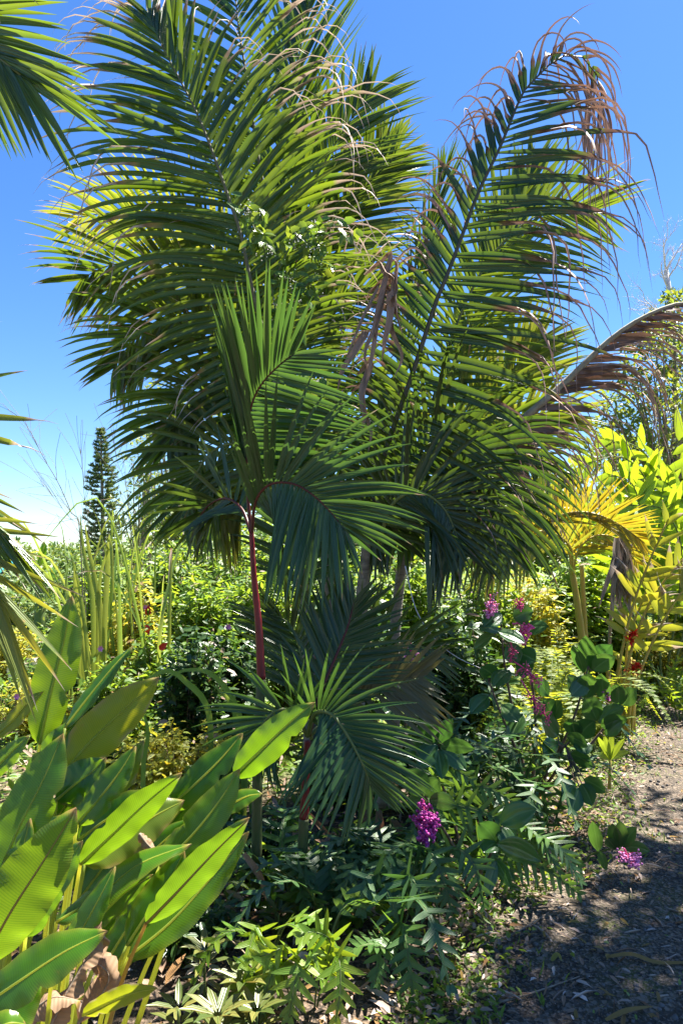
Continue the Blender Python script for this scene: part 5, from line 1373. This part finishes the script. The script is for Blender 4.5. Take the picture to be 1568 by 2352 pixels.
# ------------------------------------------------------------------ trees
def tree(name, label, px, d, base_r, crown, mat, group=None, clump=.5, per=70, ll=.12, nbr=10, trunk_top=None, seed=0, bark='bark', lw=.42, gap=.0):
    """crown: list of (x, y, dd, r) clump centres in photo units and metres"""
    g = np.random.default_rng(seed)
    base = G(px, d)
    root = thing(name, label, 'tree', base, group)
    s, a = Acc(), Acc()
    cs = [(P(x, y, d + dd), r) for x, y, dd, r in crown]
    tt = np.mean([c for c, _ in cs], 0) * .7 + base * .3 if trunk_top is None else P(*trunk_top, d)
    tr = spline([base, (base + tt) / 2 + [g.normal(0, .02 * d * .3), 0, 0], tt], 12)
    tube(s, tr, np.linspace(base_r, base_r * .45, 12), 8)
    for c, r in cs:
        k = g.integers(4, 12)
        b = spline([tr[k], (tr[k] + c) / 2 + g.normal(0, .1 * r, 3) - [0, 0, .15 * r], c], 9)
        tube(s, b, np.linspace(base_r * .3, base_r * .06, 9), 5)
        n = int(per * (.7 + .6 * g.random()))
        dr = nrm(g.normal(0, 1, (n, 3)))
        q = c + dr * (r * (.25 + .75 * g.random(n) ** .6))[:, None] * [1, 1, .75]
        for e in range(4):
            tube(s, spline([c, q[e]], 4), np.linspace(base_r * .08, base_r * .02, 4), 4)
        leaves(a, q, dr + g.normal(0, .7, (n, 3)), np.stack([g.normal(0, .6, n), g.normal(-.2, .5, n), np.ones(n)], 1), ll * (.6 + .7 * g.random(n)), ll * lw * (.6 + .7 * g.random(n)))
    s.build('trunk', M[bark], root)
    a.build('crown', M[mat], root)
    return root


g = np.random.default_rng(77)
cr = []
for x, y, r in ((1540, 690, .25), (1520, 760, .3), (1480, 800, .3), (1450, 850, .35), (1420, 910, .35), (1400, 980, .35), (1560, 740, .35), (1550, 830, .4), (1500, 880, .4), (1470, 930, .4), (1440, 990, .4), (1390, 1030, .3), (1520, 960, .45), (1570, 920, .45), (1490, 1030, .45), (1560, 1040, .5), (1430, 1060, .35), (1600, 780, .5), (1620, 880, .5), (1620, 1000, .5)):
    for _ in range(2):
        cr.append((x + g.normal(0, 12), y + g.normal(0, 12), g.normal(0, .7), r * (.8 + .4 * g.random())))
tree('broadleaf_tree', 'loose-crowned green tree behind the dead frond at the right edge', 1540, 12.0, .13, cr, 'tree_leaf', per=95, ll=.13, seed=3, group='trees behind the bed')

# bare white tree
br = thing('bare_tree', 'leafless white-twigged tree rising above the dead frond', 'tree', G(1545, 14.0))
s = Acc()
gb_ = np.random.default_rng(5)


def branch(acc, p, d, L, r, lev, g, up=.25):
    n = 6
    q = [p]
    for k in range(n):
        d = nrm(d + g.normal(0, .16, 3) + [0, 0, up * .15])
        q.append(q[-1] + d * L / n)
    q = np.array(q)
    tube(acc, q, np.linspace(r, r * .45, n + 1), 5 if lev > 1 else 4)
    if lev == 0: return
    for k in range(2, n + 1):
        for _ in range(1 if lev > 1 else 2):
            branch(acc, q[k], nrm(d + g.normal(0, .65, 3)), L * (.42 + .2 * g.random()), r * .42, lev - 1, g, up)


tube(s, spline([G(1545, 14.0), P(1550, 900, 14.0), P(1542, 720, 14.0), P(1528, 620, 14.0)], 14), np.linspace(.10, .05, 14), 7)
for x, y, dx, dz, L in ((1528, 620, -.1, 1, .7), (1528, 620, .5, .8, .6), (1534, 660, -.7, .7, .55), (1540, 720, -.9, .5, .6), (1530, 640, .6, .6, .5), (1545, 760, -.9, .4, .9), (1548, 800, -.9, .5, .9)):
    branch(s, P(x, y, 14.0), nrm([dx, gb_.normal(0, .3), dz]), L, .022, 2, gb_)
s.build('trunk', M['twig_pale'], br)

# the column-shaped pine far left
PD = 34.0
pb = G(240, PD)
pt = P(232, 985, PD)
pn = thing('pine_tree', 'slim conical pine standing alone against the sky on the left', 'tree', pb)
s, a = Acc(), Acc()
tube(s, spline([pb, pt], 16), np.linspace(.16, .03, 16), 7)
H = pt[2] - pb[2]
g = np.random.default_rng(11)
for k in range(34):
    u = k / 33
    c = pb * (1 - u) + pt * u
    c[2] = pb[2] + H * (.18 + .81 * u)
    rr = (.95 * (1 - u) ** .8 + .07) * (.85 + .3 * g.random()) * PD / 34 * 1.15
    for b in range(8):
        if g.random() < .14: continue
        th = b * .785 + k * .4 + g.normal(0, .3)
        dd = np.array([math.cos(th), math.sin(th), 0])
        L = rr * (.55 + .7 * g.random())
        e = c + dd * L + [0, 0, (.10 + g.normal(0, .12)) * L]
        q = spline([c, c + dd * L * .55 + [0, 0, -.06 * L], e], 6)
        tube(s, q, np.linspace(.022, .008, 6), 3, cap=False)
        n = int(16 + 48 * L)
        t = .25 + .75 * g.random(n)
        p_ = np.stack([np.interp(t * 5, np.arange(6), q[:, j]) for j in range(3)], 1)
        leaves(a, p_, dd * .8 + g.normal(0, .35, (n, 3)) + [0, 0, .55], g.normal(0, 1, (n, 3)), .22 * (.6 + .6 * g.random(n)), .055)
s.build('trunk', M['bark'], pn)
a.build('crown', M['pine'], pn)
# the thin half-bare tree and the second pine seen through the palm's left leaflets
cr = [(330 + g.normal(0, 26), 1000 + 240 * g.random(), g.normal(0, .8), .35 + .25 * g.random()) for _ in range(34)]
tree('thin_tree', 'sparse half-bare tree seen through the left palm leaflets', 335, 20.0, .12, cr, 'tree_leaf', per=42, ll=.14, seed=8, group='trees behind the bed')
cr = [(410 + g.normal(0, 34), 900 + 360 * g.random(), g.normal(0, .8), .45 + .25 * g.random()) for _ in range(40)]
tree('broadleaf_tree', 'leafy tree hidden behind the left palm crown', 412, 18.0, .14, cr, 'tree_leaf', per=60, ll=.16, seed=9, group='trees behind the bed')
# middle-distance and far trees on the left
for i, (px, d, cx0, cx1, y0, y1, n, r, mt, lab) in enumerate((
        (140, 26, 105, 185, 1270, 1330, 26, .5, 'tree_far', 'rounded green tree below the sky, left of the pine'),
        (160, 20, 120, 200, 1330, 1400, 26, .45, 'tree_far', 'low green tree behind the tall pale grass blades'),
        (60, 24, 20, 100, 1300, 1360, 22, .5, 'tree_far', 'low tree behind the left frond tips'),
        (100, 16, 60, 140, 1380, 1450, 24, .35, 'tree_far', 'pale bushy tree above the white slab'),
        (30, 17, -30, 60, 1370, 1440, 22, .4, 'tree_far', 'pale bushy tree at the left edge'),
        (30, 90, -40, 90, 1262, 1290, 16, 1.8, 'tree_far', 'flat-topped far tree at the left edge'),
        (150, 95, 110, 200, 1264, 1288, 18, 1.6, 'tree_far', 'flat-topped far tree on the horizon left of the pine'),
        (260, 95, 200, 330, 1262, 1288, 18, 1.8, 'tree_far', 'flat-topped far tree behind the pine'),
        (400, 80, 320, 470, 1240, 1285, 18, 1.9, 'tree_far', 'far tree behind the weedy shrubs'),
        (560, 70, 470, 640, 1200, 1285, 22, 1.9, 'tree_far', 'far tree behind the palm clump'),
        (800, 40, 690, 930, 1180, 1285, 26, 1.6, 'tree_leaf', 'tree far behind the palm trunks'),
        (1050, 40, 930, 1180, 1170, 1285, 26, 1.6, 'tree_leaf', 'tree far behind the drooping palm leaflets'),
        (1280, 30, 1170, 1400, 1090, 1280, 30, 1.3, 'tree_leaf', 'tree far behind the golden palm'),
        (1520, 24, 1400, 1640, 1050, 1270, 30, 1.1, 'tree_leaf', 'tree far behind the leafy ginger'))):
    cr = [(cx0 + (cx1 - cx0) * g.random(), y0 + (y1 - y0) * g.random() ** 1.2, g.normal(0, .06 * d), r * (.7 + .5 * g.random())) for _ in range(n)]
    tree('distant_tree', lab, px, d, .1 + d * .002, cr, mt, per=80, ll=r * .36, seed=100 + i, group='distant trees', lw=.5)

# banana plant far left, upright leaf
bn = thing('banana_plant', 'distant banana plant with one upright furled leaf at the left', 'plant', G(92, 15.0))
for i, (q, hw) in enumerate((([(92, 1300, 15), (95, 1280, 15), (100, 1262, 15), (102, 1243, 15)], 9), ([(92, 1310, 15), (80, 1295, 15), (66, 1300, 15), (52, 1320, 15)], 9), ([(95, 1310, 15), (110, 1300, 15), (125, 1318, 15), (135, 1340, 15)], 9), ([(92, 1330, 15), (120, 1345, 15), (150, 1348, 15), (180, 1340, 15)], 10))):
    hleaf(bn, q, hw, 20 * i, 'heli', 'midrib', .2, None, K=12, cols=5)
a = Acc(); tube(a, spline([G(92, 15.0), P(92, 1300, 15.0)], 6), [.12, .12, .11, .1, .09, .07], 8); a.build('stem', M['stem'], bn)

# the roofed house glimpsed at the left edge, and the pale slab in the weeds
hb = G(-45, 30.0)
ho = thing('house', 'low house with a teal roof half hidden at the left edge', 'house', hb)
def boxacc(c, s):
    a = Acc(); c, s = np.array(c), np.array(s) / 2
    v = np.array([[x, y, z] for x in (-1, 1) for y in (-1, 1) for z in (-1, 1)]) * s + c
    a.add(v, [[0, 1, 3, 2], [4, 6, 7, 5], [0, 4, 5, 1], [2, 3, 7, 6], [0, 2, 6, 4], [1, 5, 7, 3]]); return a
M['wall_paint'] = solid_mat('wall_paint', (.62, .60, .55), (.70, .67, .62), 6, .8, .1)
M['roof_teal'] = solid_mat('teal_roof', (.03, .22, .24), (.05, .28, .28), 5, .5, .1, (30, 1, 1))
M['glass'] = solid_mat('dark_window', (.02, .03, .04), (.03, .04, .05), 5, .1, .0, spec=.8)
boxacc(hb + [0, 0, .55], (2.4, 3, 1.1)).build('wall', M['wall_paint'], ho, smooth=False)
boxacc(hb + [.6, -1.503, .6], (.5, .04, .5)).build('window', M['glass'], ho, smooth=False)
a = Acc()
v = np.array([[-1.5, -1.9, 1.05], [1.5, -1.9, 1.05], [1.5, 0, 1.65], [-1.5, 0, 1.65], [1.5, 1.9, 1.05], [-1.5, 1.9, 1.05]]) + hb
a.add(np.vstack([v, v - [0, 0, .08]]), [[0, 1, 2, 3], [3, 2, 4, 5], [7, 6, 9, 8], [8, 9, 11, 10], [0, 6, 7, 1], [5, 4, 10, 11], [1, 7, 8, 2], [2, 8, 10, 4], [0, 3, 9, 6], [3, 5, 11, 9]])
a.build('roof', M['roof_teal'], ho, smooth=False)
a = Acc()
f_ = G(60, 8.8)
th = np.linspace(0, 6.283, 15)[:-1]
rr = .17 * (1 + .18 * np.sin(th * 2 + 1) + .12 * np.sin(th * 5))
ring = np.stack([np.cos(th) * rr * 1.3, np.sin(th) * rr, 0 * th], 1)
zt = P(60, 1506, 8.8)[2]
tilt = np.stack([0 * th, 0 * th, .05 * np.cos(th + .5) + .012 * np.sin(th * 3)], 1)
V = np.vstack([f_ + ring * .8, f_ + ring + tilt + [0, 0, zt - .13], f_ + ring * .9 + tilt + [0, 0, zt - .06], f_ + ring * .4 + tilt * .5 + [0, 0, zt - .045], [f_ + [0, 0, zt - .04]]])
q = [(i * 14 + j, i * 14 + (j + 1) % 14, (i + 1) * 14 + (j + 1) % 14, (i + 1) * 14 + j) for i in range(3) for j in range(14)]
a.add(V, q, [(42 + j, 42 + (j + 1) % 14, 56) for j in range(14)])
M['pale_rock'] = solid_mat('pale_rock', (.62, .56, .54), (.74, .70, .67), 8, .9, .4)
tag(a.build('boulder', M['pale_rock'], smooth=False), 'pale pinkish-white rock slab in the weeds at the left edge', 'rock')

# ------------------------------------------------------------------ tall grass on the left
tg = thing('tall_grass', 'clump of tall grass with wide pale blades and thin dark flower stalks', 'grass', G(205, 6.0))
a, s = Acc(), Acc()
for i, (q, w) in enumerate((
        ([(205, 1650, 5.9), (190, 1500, 5.85), (178, 1390, 5.8), (170, 1305, 5.75)], 18), ([(215, 1420, 6.0), (205, 1330, 6.0), (190, 1250, 6.0), (185, 1180, 6.0)], 12), ([(235, 1450, 6.0), (222, 1350, 6.0), (206, 1270, 6.0), (195, 1200, 5.95)], 14),
        ([(200, 1480, 5.8), (170, 1300, 5.8), (160, 1290, 5.75), (152, 1330, 5.7), (154, 1390, 5.7)], 9), ([(240, 1480, 6.0), (250, 1260, 6.0), (254, 1235, 5.95), (258, 1300, 5.9), (262, 1390, 5.9)], 12), ([(205, 1600, 5.8), (190, 1480, 5.8), (182, 1420, 5.8), (176, 1380, 5.75)], 10),
        ([(225, 1500, 6.0), (230, 1330, 6.0), (250, 1260, 6.0), (235, 1250, 5.9), (215, 1290, 5.9)], 9), ([(190, 1600, 5.8), (180, 1540, 5.8), (186, 1470, 5.8), (195, 1420, 5.8)], 12), ([(270, 1420, 6.2), (240, 1260, 6.2), (220, 1180, 6.2), (190, 1150, 6.2)], 5), ([(215, 1340, 6.2), (230, 1240, 6.2), (250, 1190, 6.2), (290, 1170, 6.2)], 6))):
    p = np.vstack([G(q[0][0], q[0][2]), PP(q)])
    blade(a, p, w * 6 / 1568, raw=True, K=20, fold=.25, hue=.6 + .4 * rng.random(), taper=([0, .2, .6, .9, 1], [.6, .9, 1, .5, .05]))
g = np.random.default_rng(3)
for k in range(26):
    x0 = 150 + 240 * g.random(); d_ = 5.6 + 2.0 * g.random(); b_ = G(x0, d_); hh = 1.2 + 1.0 * g.random(); ln = g.normal(-.05, .35)
    blade(a, np.array([b_, b_ + [ln * .2, g.normal(0, .1), hh * .55], b_ + [ln * .7, g.normal(0, .1), hh], b_ + [ln * 1.3, -.1, hh * (.75 + .3 * g.random())]]), .018 + .02 * g.random(), raw=True, K=16, fold=.3, hue=g.random(), roll=g.normal(0, 40), dead_tip=.8 + g.random())
for q, r in (([(185, 1240, 6.0), (165, 1180, 6.0), (135, 1110, 6.0), (100, 1050, 6.0), (70, 990, 6.0), (38, 945, 6.0)], .008), ([(190, 1240, 6.1), (160, 1190, 6.1), (130, 1150, 6.1), (92, 1105, 6.1)], .006), ([(205, 1240, 6.1), (195, 1150, 6.1), (190, 1080, 6.1), (185, 1030, 6.1)], .006),
             ([(300, 1230, 6.4), (290, 1120, 6.4), (270, 1060, 6.4), (258, 1000, 6.4)], .005)):
    p = spline(np.vstack([G(q[0][0] + 15, q[0][2]), PP(q)]), 40)
    tube(s, p, np.linspace(r, r * .25, 40), 5)
    for k in range(24, 40, 2):
        for _ in range(3):
            d = nrm(p[min(k + 1, 39)] - p[k - 1] + rng.normal(0, .045, 3)) * (.25 + .2 * rng.random())
            e = p[k] + d + rng.normal(0, .06, 3)
            tube(s, spline([p[k], (p[k] + e) / 2 + rng.normal(0, .015, 3), e], 6), .0016, 3, cap=False)
a.build('blades', M['grass'], tg)
s.build('stalks', M['grass_stalk'], tg)
for i, (q, w) in enumerate((([(480, 1640, 4.6), (420, 1560, 4.5), (380, 1540, 4.45), (330, 1570, 4.4), (290, 1620, 4.4)], 14), ([(560, 1700, 4.3), (530, 1600, 4.25), (480, 1545, 4.2), (420, 1540, 4.2), (380, 1560, 4.15)], 14), ([(560, 1760, 4.2), (540, 1640, 4.15), (510, 1590, 4.1), (480, 1570, 4.1)], 14), ([(330, 1760, 4.0), (340, 1690, 3.95), (330, 1640, 3.9), (315, 1660, 3.85)], 10))):
    a = Acc()
    p = np.vstack([G(q[0][0], q[0][2]), PP(q)])
    blade(a, p, w * 4.4 / 1568, raw=True, K=20, fold=.3, hue=.2, taper=([0, .2, .6, .9, 1], [.6, .9, 1, .5, .05]))
    tag(a.build('grass_blade', M['grass']), ('broad grass blade arching left above the pale weeds', 'long broad grass blade arching in front of the red-stemmed palm', 'upright broad grass blade beside the red-stemmed palm', 'short bent grass blade among the pale weeds')[i], 'grass blade', 'broad grass blades')
# small purple flowers scattered in the weeds
for i, (x, y, d) in enumerate(((612, 1423, 4.4), (625, 1465, 4.4), (335, 1395, 6.2), (525, 1440, 5.0), (232, 1490, 5.6), (40, 1600, 5.4))):
    b = Acc()
    c = P(x, y, d); n = 6
    th = np.arange(n) * 1.05
    leaves(b, np.tile(c, (n, 1)), np.stack([np.cos(th), -np.full(n, .5), np.sin(th)], 1), np.tile([0, -1.0, 0], (n, 1)), .03, .02)
    tag(b.build('flower', M['blossom']), ('small pink flower just right of the red crownshaft', 'lower small pink flower right of the red crownshaft', 'small pink flower in the weeds under the pine', 'small pink flower in the shade left of the red crownshaft', 'small pink flower beside the upright heliconia leaf', 'small pink flower in the pale weeds at the left edge')[i], 'flower', 'small pink flowers')
b = Acc()
leaves(b, PP([(340, 1415, 6.0), (336, 1435, 6.0), (366, 1492, 5.6)]), np.array([[.1, -.3, 1], [.3, -.4, -.6], [.5, -.3, .4]]), np.tile([0, -1.0, 0], (3, 1)), .10, .06)
tag(b.build('red_leaf', M['redflower']), 'bright orange-red leaves standing out in the green weeds', 'leaf')

# ------------------------------------------------------------------ the tree out of frame on the right that shades the path
g = np.random.default_rng(21)
base = np.array([5.2, 4.6, 0.0])
root = thing('shade_tree', 'tall spreading tree beside the path that throws the dappled shade', 'tree', base)
s, a = Acc(), Acc()
tr = spline([base, base + [.1, 0, 3.0], base + [-.6, .1, 6.4]], 14)
tube(s, tr, np.linspace(.18, .08, 14), 8)
for k in range(46):
    c = np.array([4.42 + np.clip(g.normal(0, .62), -1.0, 1.4), 4.7 + g.normal(0, .62), 7.3 + g.normal(0, .3)])
    if c[0] < 4.1 and c[1] > 5.3: c[0] += .6; c[1] -= .9
    tube(s, spline([tr[g.integers(8, 14)], c], 6), np.linspace(.04, .01, 6), 5)
    n = 70
    dr = nrm(g.normal(0, 1, (n, 3)))
    leaves(a, c + dr * (.5 * g.random(n) ** .5)[:, None], dr + g.normal(0, .5, (n, 3)), np.stack([g.normal(0, .5, n), g.normal(0, .5, n), np.ones(n)], 1), .18 * (.7 + .5 * g.random(n)), .085)
s.build('trunk', M['bark'], root)
a.build('crown', M['tree_leaf'], root)
